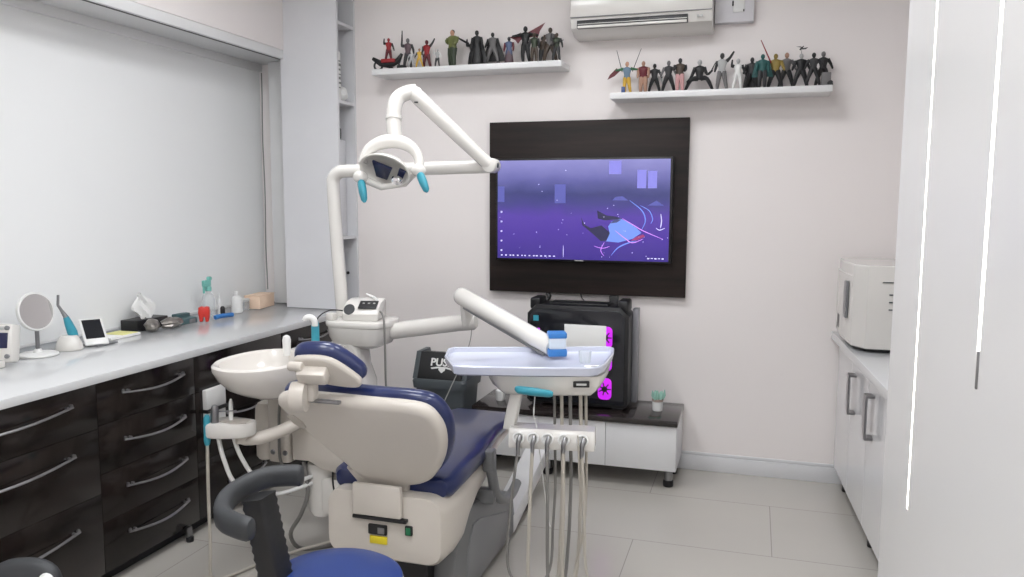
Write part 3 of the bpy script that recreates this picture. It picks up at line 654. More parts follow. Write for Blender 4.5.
#@@PART2
# ================================================================== DENTAL CHAIR
def MYZ(xc): return Matrix(((0, 0, 1, xc), (1, 0, 0, 0), (0, 1, 0, 0), (0, 0, 0, 1)))
XC = -1.205
ch = thing('dental_chair', 'reclining dental chair with navy upholstery and ivory shells', 'dental chair', (XC, 2.85, 0))
# floor base and lift
bs = MB().bb((XC-.20, 2.50, 0), (XC+.17, 3.75, .035), .008).bb((XC-.17, 2.52, .03), (XC+.12, 2.95, .26), .02)
bs.build('base_plate', M_BLACK, ch)
cv = [(2.57, .02), (2.575, .16), (2.60, .27), (2.66, .335), (2.74, .365), (2.83, .355), (2.95, .32), (3.15, .265), (3.30, .22), (3.33, .12), (3.33, .02)]
MB().prism(cv, -.055, .055, MYZ(XC+.15), bev=.018).build('lift_cover', M_GREY, ch, label='grey side cover of the lift')
MB().prism([(2.68, .04), (2.70, .2), (2.76, .285), (2.84, .28), (3.0, .23), (3.2, .17), (3.24, .05)], -.004, .004, MYZ(XC+.206), bev=.003).build('cover_plate', mat('mid_grey_plastic', (132,133,135), .35), ch)
MB().prism([(2.62, .02), (2.64, .26), (2.75, .30), (3.2, .2), (3.3, .02)], -.04, .04, MYZ(XC-.15), bev=.015).build('lift_cover', M_GREY, ch)
MB().bb((XC+.09, 3.2, .03), (XC+.165, 3.5, .09), .006).prism([(3.3, .03), (3.3, .11), (3.95, .27), (3.95, .18)], -.055, .055, MYZ(XC+.155), bev=.006).build('link_arm', M_UPVC, ch, label='long white sloping link arm')
# ivory body under the seat
def body_ring(y, hw, z0, z1, r=.05, n=5): return [(XC+x, y, z) for x, z in rrect(2*hw, z1-z0, r, n, 0, (z0+z1)/2)]
R = [body_ring(2.405, .19, .30, .49, .03), body_ring(2.41, .215, .275, .508, .05), body_ring(2.43, .228, .262, .512, .07), body_ring(2.52, .232, .255, .512, .075), body_ring(2.60, .232, .27, .512, .07), body_ring(2.66, .231, .33, .512, .06), body_ring(2.76, .229, .39, .512, .045), body_ring(2.95, .215, .42, .51, .03), body_ring(3.2, .165, .445, .50, .02), body_ring(3.5, .145, .455, .49, .014)]
MB().loft(R).build('seat_housing', M_SHELL, ch)
MB().bb((-1.312, 2.384, .421), (-1.108, 2.42, .433), .002).build('hinge_slot', M_BLACK, ch)
pl = MB().bb(*(tuple(Vector(p_)+Vector((.027, 0, .012))) for p_ in ((-1.285, 2.396, .352), (-1.215, 2.41, .388))), .003).build('socket_panel', M_BLACK, ch)
MB().bb(*(tuple(Vector(p_)+Vector((.027, 0, .012))) for p_ in ((-1.247, 2.393, .358), (-1.222, 2.398, .380))), .001).build('socket', M_STEEL, pl)
MB().bb(*(tuple(Vector(p_)+Vector((.027, 0, .012))) for p_ in ((-1.280, 2.398, .319), (-1.215, 2.41, .346))), .001).build('warning_sticker', M_YEL, ch, label='yellow sticker below the socket')
sw = MB().bb(*(tuple(Vector(p_)+Vector((.027, 0, .012))) for p_ in ((-1.145, 2.396, .363), (-1.118, 2.41, .397))), .003).build('power_switch', M_BLACK, ch)
MB().bb(*(tuple(Vector(p_)+Vector((.027, 0, .012))) for p_ in ((-1.140, 2.392, .367), (-1.123, 2.398, .393))), .002).build('rocker', mat('green_rocker', (20,110,70), .3), sw)
# seat cushion (rear part and narrower leg part)
def cush(y, hw, zt, th, r): return [(XC+x, y, z) for x, z in rrect(2*hw, th, r, 5, 0, zt-th/2)]
R = [cush(2.465, .19, .555, .05, .022), cush(2.47, .215, .56, .065, .028), cush(2.50, .236, .565, .075, .034), cush(2.62, .238, .575, .08, .036), cush(2.8, .235, .578, .078, .036), cush(3.0, .212, .58, .068, .032), cush(3.14, .185, .566, .058, .027), cush(3.3, .175, .548, .052, .024), cush(3.45, .165, .535, .05, .022), cush(3.50, .15, .53, .04, .018), cush(3.512, .13, .526, .028, .012)]
MB().loft(R).build('seat_cushion', M_NAVY, ch)
# backrest
BA = radians(30); OB = (XC-.01, 2.45, .5)
MBk = Matrix(((1, 0, 0, OB[0]), (0, -sin(BA), -cos(BA), OB[1]), (0, cos(BA), -sin(BA), OB[2]), (0, 0, 0, 1)))
ol = [(-.06, -.01), (-.085, .05), (-.155, .15), (-.235, .26), (-.295, .355), (-.305, .40), (-.265, .43), (-.12, .435), (.05, .432), (.19, .43), (.25, .41), (.278, .36), (.285, .31), (.272, .23), (.235, .145), (.19, .082), (.145, .05), (.09, .03), (.07, -.01)]
ol = sm(ol, 3, True)
MB().pad(ol, .055, .028, MBk @ T(0, 0, -.055), dome=.006).build('backrest_shell', M_SHELL, ch)
op = inset(ol, -.006)
MB().pad([(x+.002, max(y, .05)-.008) for x, y in op], .06, .028, MBk @ T(0, 0, -.108), dome=.0).build('backrest_cushion', M_NAVY, ch)
nk = MB()
nk.box((-1.218, 2.392, .492), (.185, .022, .115), .008)
nk.loft([[(x, y, z) for x, z in rrect(w_, t_, .012, 3, -.01, o_)] for w_, t_, y, o_ in ((.185, .04, -.115, -.065), (.187, .045, -.07, -.045), (.19, .05, -.02, -.03), (.20, .05, .04, -.03), (.25, .04, .09, -.03))], (True, True), MBk)
nk.build('backrest_bracket', M_SHELL, ch)
MB().prism([(-.275, .345), (-.25, .352), (-.222, .322), (-.218, .298), (-.232, .288), (-.262, .315)], -.004, .0045, MBk, bev=.001).build('side_recess', mat('warm_grey_plastic', (175,168,160), .5), ch, label='grey hexagonal recess on the shell')
# headrest: bracket, rod, joint and cushion
MHP = T(-1.298, 2.20, .985) @ RZ(radians(8)) @ RX(radians(126))
ho = sm([(-.105, .02), (-.085, .05), (-.02, .058), (.03, .048), (.075, .005), (.108, -.045), (.098, -.075), (.05, -.078), (-.02, -.066), (-.085, -.045), (-.105, -.015)], 3, True)
MB().pad(inset(ho, -.006), .062, .03, MHP @ T(.004, .012, -.072), dome=0).build('headrest_cushion', M_NAVY, ch)
MB().pad(ho, .03, .012, MHP @ T(0, 0, -.022), dome=.006).build('headrest_shell', M_SHELL, ch)
MB().box((-.03, .004, .028), (.10, .052, .046), .012, MHP).build('headrest_bracket', M_SHELL, ch)
hj = MB(); hj.cyl((-1.40, 2.155, 1.0), (-1.35, 2.155, 1.0), .016, 16, bev=.005); hj.box((-1.345, 2.19, .935), (.045, .04, .11), .015)
hj.build('headrest_hinge', M_SHELL, ch)
MB().lathe([(.028, -.03), (.046, -.026), (.048, 0), (.046, .02), (.03, .026)], 28, T(-1.375, 2.165, .90) @ RY(radians(-90)) @ RX(radians(15)), sx=1.05).build('headrest_joint', M_SHELL, ch)
MB().box((-1.305, 2.19, .885), (.13, .02, .012), .004, ).build('release_lever', M_STEEL, ch)
MB().tube(sm([(-.975, 2.84, .50), (-.965, 2.85, .54), (-.955, 2.86, .45), (-.955, 2.90, .37), (-.955, 2.97, .315), (-.955, 3.06, .285), (-.955, 3.14, .285), (-.955, 3.20, .305)][1:], 4), .021, 14).build('foot_bar', M_GREY, ch, label='curved grey bar at the side')
MB().bb((-.985, 2.83, .47), (-.945, 2.89, .555), .008).build('bar_mount', M_GREY, ch)
MB().bb((XC+.10, 2.86, .33), (-.95, 2.90, .39), .006).build('bar_bracket', M_GREY, ch)

# ================================================================== SPITTOON UNIT
su = thing('spittoon_unit', 'ivory spittoon and water unit standing on the left of the dental chair', 'spittoon', (-1.75, 3.0, 0))
bo = MB(); cX, cY = -1.865, 2.70
def egg(sx_, sy_, z, dx=0, dy=0, e=2.2): return [(cX+dx+x, cY+dy+y, z) for x, y in ell(sx_, sy_, 36, 0, 0, e)]
Rg = [egg(.03, .03, .885, 0, .02), egg(.07, .09, .79, -.01, 0), egg(.10, .14, .80), egg(.135, .18, .845), egg(.15, .205, .885), egg(.165, .222, .892), egg(.172, .232, .884), egg(.172, .232, .868), egg(.160, .218, .83, .005, .005), egg(.138, .19, .79, .012, .015), egg(.11, .155, .762, .025, .03), egg(.085, .12, .745, .035, .045)]
Rg[0] = egg(.02, .02, .786, -.01, 0)
bo.loft(Rg, (True, True)); bo.build('spittoon_bowl', M_BOWL, su)
MB().prism([(-1.86, 2.86), (-1.69, 2.76), (-1.63, 2.84), (-1.68, 3.02), (-1.86, 3.02)], .74, .905, bev=.014).build('bowl_back', M_BOWL, su)
tp_ = MB().lathe([(.016, 0), (.0165, .04), (.018, .065), (.014, .08), (.005, .086)], 18, T(-1.86, 2.85, .878)).build('bowl_tap', M_WHITE, su)
fc = MB().lathe([(.0165, 0), (.0175, .01), (.0165, .10), (.0145, .115)], 18, T(-1.765, 2.92, .90)).build('cup_filler', M_TEAL, su)
MB().tube(sm([(-1.755, 2.90, 1.0), (-1.756, 2.90, 1.022), (-1.768, 2.895, 1.036), (-1.785, 2.885, 1.036), (-1.792, 2.88, 1.024)], 3), [.0135]*8+[.013, .012, .011, .0095, .009], 12).build('filler_spout', M_WHITE, fc)
un = MB().loft([[(-1.745+x, 2.90+y, z) for x, y in rrect(w_, d_, .03)] for w_, d_, z in ((.10, .10, .60), (.09, .09, .70), (.085, .085, .75))])
un.build('bowl_post', M_SHELL, su)
MB().loft([[(-1.985, 2.88, z_) for z_ in ()] or [(-1.985+x, 2.89+y, z) for x, y in rrect(w_, .11, .03)] for w_, z in ((.06, .418), (.085, .43), (.09, .60), (.085, .64), (.06, .662))]).build('left_housing', M_SHELL, su)
MB().loft([[(-1.90+x, 2.89+y, z) for x, y in rrect(w_, .13, .022)] for w_, z in ((.105, .42), (.11, .43), (.11, .69), (.10, .70))]).build('middle_housing', M_SHELL, su)
MB().prism([(-1.84, .43), (-1.84, .69), (-1.74, .69), (-1.60, .58), (-1.50, .47), (-1.50, .41), (-1.58, .385), (-1.70, .40), (-1.76, .43)], 2.83, 2.97, Matrix(((1, 0, 0, 0), (0, 0, 1, 0), (0, 1, 0, 0), (0, 0, 0, 1))), bev=.02).build('chair_bracket', M_SHELL, su)
m = MB()
for x in (-1.925, -1.866):
    s = MB().lathe([(.0115, 0), (.0115, .003), (.009, .006)], 16, T(x, 2.826, .462) @ RX(radians(90))).build('screw', M_STEEL, su)
MB().tube(sm([(-1.868, 2.815, .70), (-1.878, 2.81, .66), (-1.884, 2.812, .55), (-1.886, 2.815, .45), (-1.875, 2.82, .40)], 4), .006, 8).build('water_pipe', M_HOSEG, su)
MB().loft([[(-1.735+x, 2.92+y, z) for x, y in rrect(w_, .12, .035)] for w_, z in ((.08, .185), (.115, .205), (.125, .28), (.125, .41))]).build('lower_housing', M_ENAMEL, su)
MB().loft([[(-1.77+x, 3.22+y, z) for x, y in rrect(w_, .16, .04)] for w_, z in ((.20, .38), (.22, .45), (.23, .70), (.17, .78), (.15, .88))]).build('column', M_ENAMEL, su)
MB().bb((-1.72, 2.85, .2), (-1.45, 3.25, .36), .02).bb((-1.60, 2.95, 0), (-1.42, 3.2, .22), .02).build('floor_box', M_ENAMEL, su)
# console table
co = MB(); ctab = [(-1.715+x, 3.25+y) for x, y in rrect(.32, .26, .10, 6)]
co.prism(ctab, .955, .985, bev=.008); co.loft([[(-1.715+x*f, 3.25+y*f, z) for x, y in rrect(.32, .26, .10, 6)] for f, z in ((.5, .855), (.8, .875), (.92, .91), (.95, .956))])
co.build('console', M_ENAMEL, su)
MB().bb((-1.845, 3.14, .984), (-1.805, 3.18, 1.02), .008).build('console_knob', M_ENAMEL, su)
# assistant tool rest
at_ = MB()
at_.prism(sm([(-2.02, 2.51), (-2.015, 2.58), (-1.98, 2.62), (-1.87, 2.62), (-1.845, 2.60), (-1.845, 2.56), (-1.88, 2.52), (-1.97, 2.49)], 3, True), .608, .668, bev=.012)
at_.build('tool_rest', M_ENAMEL, su)
MB().prism([(-1.96, 2.53), (-1.955, 2.58), (-1.86, 2.585), (-1.85, 2.545), (-1.9, 2.52)], .667, .672, bev=.001).build('rest_pad', mat('warm_grey_plastic', (175,168,160), .5), su)
MB().tube(sm([(-1.90, 2.58, .595), (-1.87, 2.60, .585), (-1.80, 2.68, .60), (-1.76, 2.78, .62), (-1.76, 2.86, .62)], 3), [.022]*4+[.026]*9, 14).cyl((-1.895, 2.575, .58), (-1.895, 2.575, .62), .024, 16).build('rest_arm', M_SHELL, su)
def tool(pts, r, m, name='suction_tool', parent=su, **k): return MB().tube(pts, r, 12).build(name, m, parent, **k)
tool([(-2.0, 2.505, .58), (-2.0, 2.505, .60), (-1.998, 2.505, .69), (-1.997, 2.505, .70)], [.009, .013, .012, .008], M_TEAL, 'saliva_ejector', label='teal suction handle')
tool([(-1.975, 2.52, .625), (-1.973, 2.52, .70), (-1.972, 2.52, .725), (-1.97, 2.52, .735)], [.015, .016, .014, .010], M_STEEL, 'suction_tool', label='metal suction handle')
tool([(-1.93, 2.56, .64), (-1.928, 2.56, .74), (-1.926, 2.558, .755)], [.009, .008, .004], M_WHITE, 'air_syringe')
tool([(-2.0, 2.53, .705), (-1.90, 2.555, .712)], .0025, M_STEEL, 'syringe_nozzle')
tool(sm([(-2.0, 2.505, .59), (-2.004, 2.505, .4), (-2.008, 2.51, .2), (-2.01, 2.515, .03), (-1.98, 2.6, .012), (-1.9, 2.8, .012), (-1.7, 2.95, .05)], 5), .0065, M_HOSE, 'hose')
tool(sm([(-1.97, 2.53, .62), (-1.955, 2.54, .52), (-1.925, 2.58, .40), (-1.86, 2.72, .32), (-1.76, 2.86, .33)], 5), .0085, M_WHITE, 'hose')
tool(sm([(-1.925, 2.56, .62), (-1.905, 2.58, .52), (-1.87, 2.64, .41), (-1.82, 2.76, .36), (-1.76, 2.86, .36)], 5), .0085, M_WHITE, 'hose')
tool(sm([(-1.80, 2.86, .42), (-1.77, 2.84, .30), (-1.80, 2.83, .2), (-1.86, 2.84, .1), (-1.84, 2.9, .012), (-1.7, 3.0, .012), (-1.55, 3.05, .03)], 5), .009, M_HOSEG, 'hose')
tool(sm([(-1.66, 2.86, .40), (-1.655, 2.85, .34), (-1.63, 2.85, .2), (-1.625, 2.86, .05), (-1.6, 2.95, .02)], 5), .004, M_BLACK, 'hose')

# ---- scaler device standing on the console
t = thing('scaler_device', 'small white scaler with dark display on the console by the lamp pole', 'device', (-1.70, 3.24, .986))
Ms = T(-1.70, 3.24, .987) @ RZ(radians(12))
prof = [(-.075, 0), (-.08, .03), (-.06, .055), (-.02, .078), (.03, .088), (.07, .088), (.08, .07), (.08, 0)]
MB().prism(prof, -.085, .085, Ms @ Matrix(((0, 0, 1, 0), (1, 0, 0, 0), (0, 1, 0, 0), (0, 0, 0, 1))), bev=.014).build('casing', M_ENAMEL, t)
tilt = math.atan2(.028, .045)
fpl = MB().box((.03, -.045, .066), (.085, .06, .004), .002, Ms @ T(0, 0, 0) @ RX(0) if False else Ms @ T(.03, -.043, .0695) @ RX(radians(28)) @ T(-.03, .045, -.066)).build('display', M_BLACK, t)
m = MB()
for k in range(3): m.box((.008+.024*k, -.037, .0685), (.01, .006, .002), 0, Ms @ T(.03, -.043, .0695) @ RX(radians(28)) @ T(-.03, .045, -.066))
m.build('indicators', mat('pale_grey', (190,190,188), .4), fpl)
MB().lathe([(.026, 0), (.027, .004), (.024, .007)], 20, Ms @ T(-.052, -.062, .048) @ RX(radians(55)), sx=.95, sy=1).build('grille', M_RUBBER, t)
MB().tube([(-1.64, 3.27, 1.06), (-1.66, 3.25, 1.085), (-1.685, 3.23, 1.102)], [.009, .008, .004], 10).build('handpiece', M_WHITE, t)
MB().tube(sm([(-1.62, 3.22, 1.03), (-1.585, 3.19, 1.02), (-1.562, 3.16, .98), (-1.555, 3.15, .90), (-1.553, 3.15, .72), (-1.55, 3.16, .50), (-1.56, 3.2, .36)], 5), .005, 8).build('cord', M_HOSEG, t)
MB().tube(sm([(-1.78, 3.22, 1.02), (-1.83, 3.16, 1.03), (-1.865, 3.11, 1.0), (-1.87, 3.09, .93), (-1.84, 3.09, .84), (-1.80, 3.10, .74)], 5), .003, 8).build('cord', M_BLACK, t)

# ================================================================== OPERATING LIGHT
ol_ = thing('operating_light', 'white dental lamp on a tall white pole with a folding arm', 'lamp', (-1.80, 3.30, .98))
LY = 3.30
MB().tube(sm([(-1.845, LY, .9855), (-1.860, LY, 1.2), (-1.876, LY, 1.45), (-1.882, LY, 1.60)], 3)+[( -1.885+.055*(1-cos(radians(a))), LY, 1.605+.055*sin(radians(a))) for a in (15, 35, 55, 75, 90)]+[(-1.78, LY, 1.661), (-1.6, LY, 1.664), (-1.3, LY, 1.672), (-1.09, LY, 1.676)], .030, 18).build('pole', M_ENAMEL, ol_)
MB().cyl((-1.879, LY, 1.52), (-1.8795, LY, 1.535), .0285, 20).build('pole_collar', M_ENAMEL, ol_)
MB().cyl((-1.10, LY+.02, 1.678), (-1.10, LY-.06, 1.678), .032, 22, bev=.006).build('elbow_joint', M_ENAMEL, ol_)
sc = MB().lathe([(.011, 0), (.011, .004), (.006, .006)], 16, T(-1.07, LY-.03, 1.678) @ RY(radians(90))).build('joint_screw', M_DGREY, ol_)
A = Vector((-1.10, LY-.035, 1.675)); Bp = Vector((-1.39, 3.13, 1.972))
MB().tube([A, A.lerp(Bp, .05), A.lerp(Bp, .5), A.lerp(Bp, .95), Bp], [.024, .028, .031, .033, .03], 18).build('spring_arm', M_ENAMEL, ol_)
nkp = sm([Bp+Vector((.0, .01, .012)), (-1.42, 3.12, 1.977), (-1.452, 3.10, 1.955), (-1.462, 3.08, 1.91), (-1.46, 3.07, 1.85), (-1.452, 3.06, 1.79), (-1.448, 3.055, 1.765)], 4)
MB().tube(nkp, .031, 18).ball((Bp.x, Bp.y+.004, Bp.z), .033).build('lamp_neck', M_ENAMEL, ol_)
MB().cyl((-1.4615, 3.076, 1.875), (-1.4605, 3.071, 1.86), .0345, 20).build('neck_collar', M_ENAMEL, ol_)
MB().box((-1.375, 3.12, 1.935), (.016, .03, .006), .001).build('arm_slot', M_RUBBER, ol_)
# head: ring yoke, reflector dish, cross bar and two teal grips
HC = Vector((-1.458, 3.04, 1.668))
MH = T(*HC) @ RZ(radians(14)) 
yk = MB()
ring = [(.118*cos(radians(a)), -.01+.02*sin(radians(a)), .092*sin(radians(a))+.012) for a in range(-8, 190, 9)]
yk.tube(ring, [.020+.010*abs(sin(radians(a)))**2 for a in range(-8, 190, 9)], 14, M=MH, flat=1)
yk.build('yoke', M_ENAMEL, ol_)
MD = MH @ T(-.02, -.03, -.015) @ RY(radians(14)) @ RX(radians(-50))
dsh = MB().lathe([(.001, .052), (.05, .048), (.09, .025), (.112, -.004), (.115, -.012), (.108, -.013), (.10, -.004)], 32, MD, caps=(True, False), sx=.95, sy=.72).build('lamp_housing', M_ENAMEL, ol_)
rf = MB(); rr_ = random.Random(12); rgs = []
for q_, (r_, z_) in enumerate([(.106, -.008), (.088, .012), (.062, .027), (.03, .036), (.006, .038)]):
    rgs.append([(r_*cos(2*pi*j/14+.2*q_)*.95, r_*sin(2*pi*j/14+.2*q_)*.72, z_+(rr_.uniform(-.012, .012) if 0 < q_ < 4 else 0)) for j in range(14)])
rf.loft(rgs, (False, True)); rf.build('reflector', M_CHROME, dsh, smooth=5)
MB().prism([(-.055, -.035), (-.035, .04), (.012, .045), (.03, -.02)], -.012, .0, MD, bev=.002).prism([(.05, .02), (.075, .028), (.088, -.02), (.06, -.03)], -.012, 0, MD, bev=.002).build('painted_reflection', mat('reflection_blue', (40,44,70), .08), dsh)  # two dark-blue plates imitate the reflection of drawers in the reflector
MB().tube([tuple(MH @ Vector(p)) for p in ((-.125, -.02, -.05), (-.05, .02, -.085), (.05, .02, -.07), (.118, -.02, -.01))], .015, 14).build('cross_bar', M_ENAMEL, ol_)
for sx_, zz in ((-.125, -.045), (.118, -.018)):
    j = MB().ball((0, 0, 0), (.032, .028, .027), T(*(MH @ Vector((sx_, -.03, zz))))).build('grip_joint', M_ENAMEL, ol_)
    p0 = MH @ Vector((sx_, -.035, zz)); 
    d = Vector((.028, -.02, -.10)) if sx_ < 0 else Vector((.045, -.02, -.085))
    MB().tube([p0+d*.15, p0+d*.3, p0+d*.6, p0+d*.95, p0+d*1.05], [.016, .021, .021, .016, .007], 12, flat=.8).build('grip', M_TEAL, ol_)
MB().lathe([(.001, -.0), (.022, 0), (.024, .012), (.018, .022)], 18, MH @ T(.03, -.045, -.052) @ RX(radians(150))).build('sensor_eye', M_CHROME, ol_)

# ================================================================== DELIVERY UNIT
du = thing('instrument_table', 'white instrument tray table on a jointed arm with hanging hoses', 'instrument table', (-.72, 2.75, 0))
du.location = (-1.2, 3.2, .95)
MB().tube([(-1.572, 3.26, .93), (-1.5, 3.26, .945), (-1.25, 3.255, .985), (-1.175, 3.25, .995), (-1.16, 3.25, .998)], [.036, .038, .036, .036, .026], 18).build('lower_arm', M_ENAMEL, du)
MB().cyl((-1.195, 3.235, .98), (-1.195, 3.215, 1.10), .026, 18, bev=.005).build('arm_pivot', M_ENAMEL, du)
A = Vector((-1.215, 3.205, 1.115)); Bp = Vector((-.70, 2.81, .985))
ua = MB().tube([A+(A-Bp)*.02, A, A.lerp(Bp, .03), A.lerp(Bp, .5), Bp], [.026, .037, .039, .037, .034], 20).build('upper_arm', M_ENAMEL, du)
aa = A.lerp(Bp, .08)+Vector((-.008, -.018, -.036)); bb2 = A.lerp(Bp, .95)+Vector((-.008, -.018, -.036))
MB().tube([aa, bb2], .006, 8).build('arm_seam', M_GREY, ua)
Mj = T(-.684, 2.80, .968) @ RZ(radians(22))
MB().box((0, 0, .004), (.07, .062, .028), .006, Mj).build('joint_base', M_BLUE, du, label='blue lower joint ring')
MB().box((0, 0, .045), (.062, .055, .045), .006, Mj @ T(0, 0, -.006)).build('joint_block', mat('frosted_plastic', (205,215,225), .2), du)
MB().box((0, 0, .068), (.068, .06, .022), .005, Mj).build('joint_cap', M_BLUE, du, label='blue upper joint cap')
to = [(-1.0870, 2.7900), (-0.7820, 2.8950), (-0.5420, 2.9850), (-0.5170, 2.9850), (-0.4970, 2.9600), (-0.4820, 2.8600), (-0.4770, 2.6600), (-0.4870, 2.6000), (-0.5120, 2.5750), (-0.7320, 2.5100), (-0.9420, 2.4650), (-0.9670, 2.4700), (-1.0570, 2.6200), (-1.0970, 2.7500)]
if area2(to) < 0: to = to[::-1]
rim = MB(); ins = inset(to, .010); ins2 = inset(to, .022)
rim.loft([[(x, y, 0.9320) for x, y in inset(to, .02)], [(x, y, 0.9390) for x, y in inset(to, .006)], [(x, y, 0.9650) for x, y in to], [(x, y, 0.9690) for x, y in inset(to, .003)], [(x, y, 0.9670) for x, y in ins], [(x, y, 0.9510) for x, y in inset(to, .014)], [(x, y, 0.9480) for x, y in ins2]])
rim.build('tray', M_TRAY, du)
# body under the right two thirds
bo_ = sm([(-0.8670, 2.5800), (-0.9120, 2.6600), (-0.8820, 2.7600), (-0.5420, 2.9000), (-0.4970, 2.8800), (-0.4820, 2.7500), (-0.4820, 2.6400), (-0.5120, 2.6000), (-0.6820, 2.5450), (-0.8220, 2.5300)], 2, True)
if area2(bo_) < 0: bo_ = bo_[::-1]
MB().loft([[(x, y, z) for x, y in inset(bo_, d)] for d, z in ((.07, .852), (.045, .857), (.022, .875), (.008, .90), (0, .932))]).build('unit_body', M_ENAMEL, du)
Ml = T(-.545, 2.588, .906) @ RZ(radians(16))
lb = MB().box((0, .004, 0), (.056, .014, .022), .003, Ml).build('display', M_BLACK, du); MB().box((0, -.0035, 0), (.034, .003, .007), .0005, Ml).build('readout', mat('pale_grey', (190,190,188), .4), lb)
MB().tube([(-.755, 2.515, .892), (-.745, 2.512, .89), (-.69, 2.52, .885), (-.64, 2.53, .88), (-.63, 2.532, .879)], [.011, .017, .018, .015, .009], 14, flat=.75).build('pull_grip', M_TEAL, du, label='teal film-covered pull grip')
# handpiece holder
MB().prism([(-.80, .87), (-.76, .87), (-.785, .74), (-.79, .72), (-.83, .72), (-.825, .76)], 2.60, 2.64, Matrix(((1, 0, 0, 0), (0, 0, 1, 0), (0, 1, 0, 0), (0, 0, 0, 1))), bev=.008).build('holder_post', M_ENAMEL, du)
Mhd = T(-.652, 2.62, .672) @ RZ(radians(8))
hl = MB().prism([(-.045, 0), (-.05, .012), (-.045, .052), (-.03, .066), (.045, .066), (.05, .06), (.05, .0)], -.15, .15, Mhd @ Matrix(((0, 0, 1, 0), (1, 0, 0, 0), (0, 1, 0, 0), (0, 0, 0, 1))), bev=.005).build('holder_block', M_ENAMEL, du)
hx = [-.112, -.062, -.012, .044, .108]
for i, x in enumerate(hx):
    s = MB().lathe([(.0195, 0), (.021, .004), (.021, .012), (.016, .014), (.013, .006)], 20, Mhd @ T(x, -.046, .038) @ RX(radians(78))).build('socket', M_WHITE, hl)
    p = Mhd @ Vector((x, -.068, .022))
    f = MB().tube([p+Vector((.004, .012, .028)), p+Vector((.003, .002, .014)), p, p+Vector((0, 0, -.04))], [.006, .009, .008, .006], 10).build('coupling', M_STEEL, du)
def hose(pts, r, m): return MB().tube(sm(pts, 6), r, 8).build('hose', m, du)
def P_(i, dz=-.02): p = Mhd @ Vector((hx[i], -.068, .022)); return (p.x, p.y, p.z+dz)
ups = [(-.655, 2.62), (-.63, 2.625), (-.60, 2.63), (-.565, 2.64), (-.55, 2.66)]
loopz = [.155, .06, .09, .05, .14]
cols = [M_HOSEG, M_HOSE, M_HOSEG, M_HOSE, M_HOSE]
offs = [(-.035, .05), (-.01, .03), (.01, .02), (.006, .0), (.02, -.06)]
for i in range(5):
    x0, y0, z0 = P_(i); ux, uy = ups[i]; dx, sw_ = offs[i]
    lz = loopz[i]; mx2 = (x0+ux)/2 if i != 4 else x0-.03
    hose([(x0, y0, z0), (x0+dx*.5, y0-.005, z0-.15), (x0+dx, y0-.01, lz+.14), (x0+dx+.025, y0-.01, lz+.05), (mx2, y0+.01, lz), (ux-.015+sw_*.2, uy+.01, lz+.06), (ux-.005, uy+.05, lz+.2), (ux, uy+.06, .5), (ux, uy+.05, .66), (ux, uy+.03, .865)], [.0052, .0065, .0062, .0068, .0055][i], cols[i])
hose([(-.72, 2.63, .84), (-.715, 2.60, .78), (-.705, 2.60, .74), (-.70, 2.69, .5), (-.69, 2.72, .36), (-.685, 2.73, .33)], .0022, M_WHITE)
hose([(-.55, 2.56, .735), (-.548, 2.56, .72), (-.545, 2.57, .60), (-.54, 2.58, .45), (-.545, 2.60, .33), (-.56, 2.62, .26)], .0028, M_HOSE)
MB().tube(sm([(-1.17, 3.22, .965), (-1.175, 3.2, .90), (-1.19, 3.1, .80), (-1.22, 2.95, .65), (-1.235, 2.9, .60)], 4), .0022, 6).build('thin_line', M_HOSEG, du)
# things on the tray
t = thing('drinking_cup', 'small clear cup on the right end of the tray', 'cup', (-.565, 2.74, .949))
MB().lathe([(.017, 0), (.019, .002), (.023, .042), (.024, .042), (.021, .004)], 20, T(-.565, 2.74, .9495)).build('cup', M_CLEAR, t)
t = thing('tray_sticker', 'white triangular sticker with grey mark on the tray by its right rim', 'sticker', (-.53, 2.67, .949))
MB().prism([(-.555, 2.675), (-.555, 2.695), (-.50, 2.71), (-.495, 2.70), (-.51, 2.655), (-.525, 2.65)], .9492, .9515, bev=.0006).build('sticker_body', M_PAPER, t)
MB().bb((-.531, 2.673, .9515), (-.509, 2.687, .9522)).build('sticker_mark', M_GREY, t)

# ================================================================== OPERATOR STOOL
so = thing('operator_stool', 'round blue operator stool with curved black backrest in front of the chair', 'stool', (-1.03, 1.76, 0))
sx0, sy0 = -1.075, 1.845
MB().lathe([(.02, .435), (.16, .437), (.186, .448), (.193, .468), (.187, .488), (.168, .500), (.10, .510), (.03, .513)], 44, T(sx0, sy0, 0)).build('seat', M_STOOLB, so)
MB().lathe([(.04, .40), (.14, .405), (.15, .436)], 32, T(sx0, sy0, 0)).build('seat_pan', M_BLACK, so)
MB().cyl((sx0, sy0, .09), (sx0, sy0, .40), .025, 18).build('gas_column', M_CHROME, so)
for k in range(5):
    a = 2*pi*k/5+.3; e = (sx0+.26*cos(a), sy0+.26*sin(a), .065)
    l = MB().tube([(sx0, sy0, .105), ((sx0+e[0])/2, (sy0+e[1])/2, .095), e], [.024, .02, .015], 10).build('leg', M_CHROME, so)
    MB().cyl((e[0], e[1]-.012, .026), (e[0], e[1]+.012, .026), .026, 16).build('castor', M_BLACK, l)
def arc_pad(mb, pts, h, t_, ztilt=0.):
    q = [Vector(p) for p in sm(pts, 4)]; L = len(q); rings = []
    for i, p in enumerate(q):
        d = (q[min(i+1, L-1)]-q[max(i-1, 0)]); d.z = 0; d.normalize(); nn = Vector((-d.y, d.x, 0))
        s_ = min(1, .25+.75*math.sqrt(max(0, 1-(1-min(1, i/2.5, (L-1-i)/2.5))**2)))
        rings.append([tuple(p+nn*x*s_+Vector((0, 0, z*s_))) for x, z in rrect(t_, h, t_*.48, 4)])
    return mb.loft(rings)
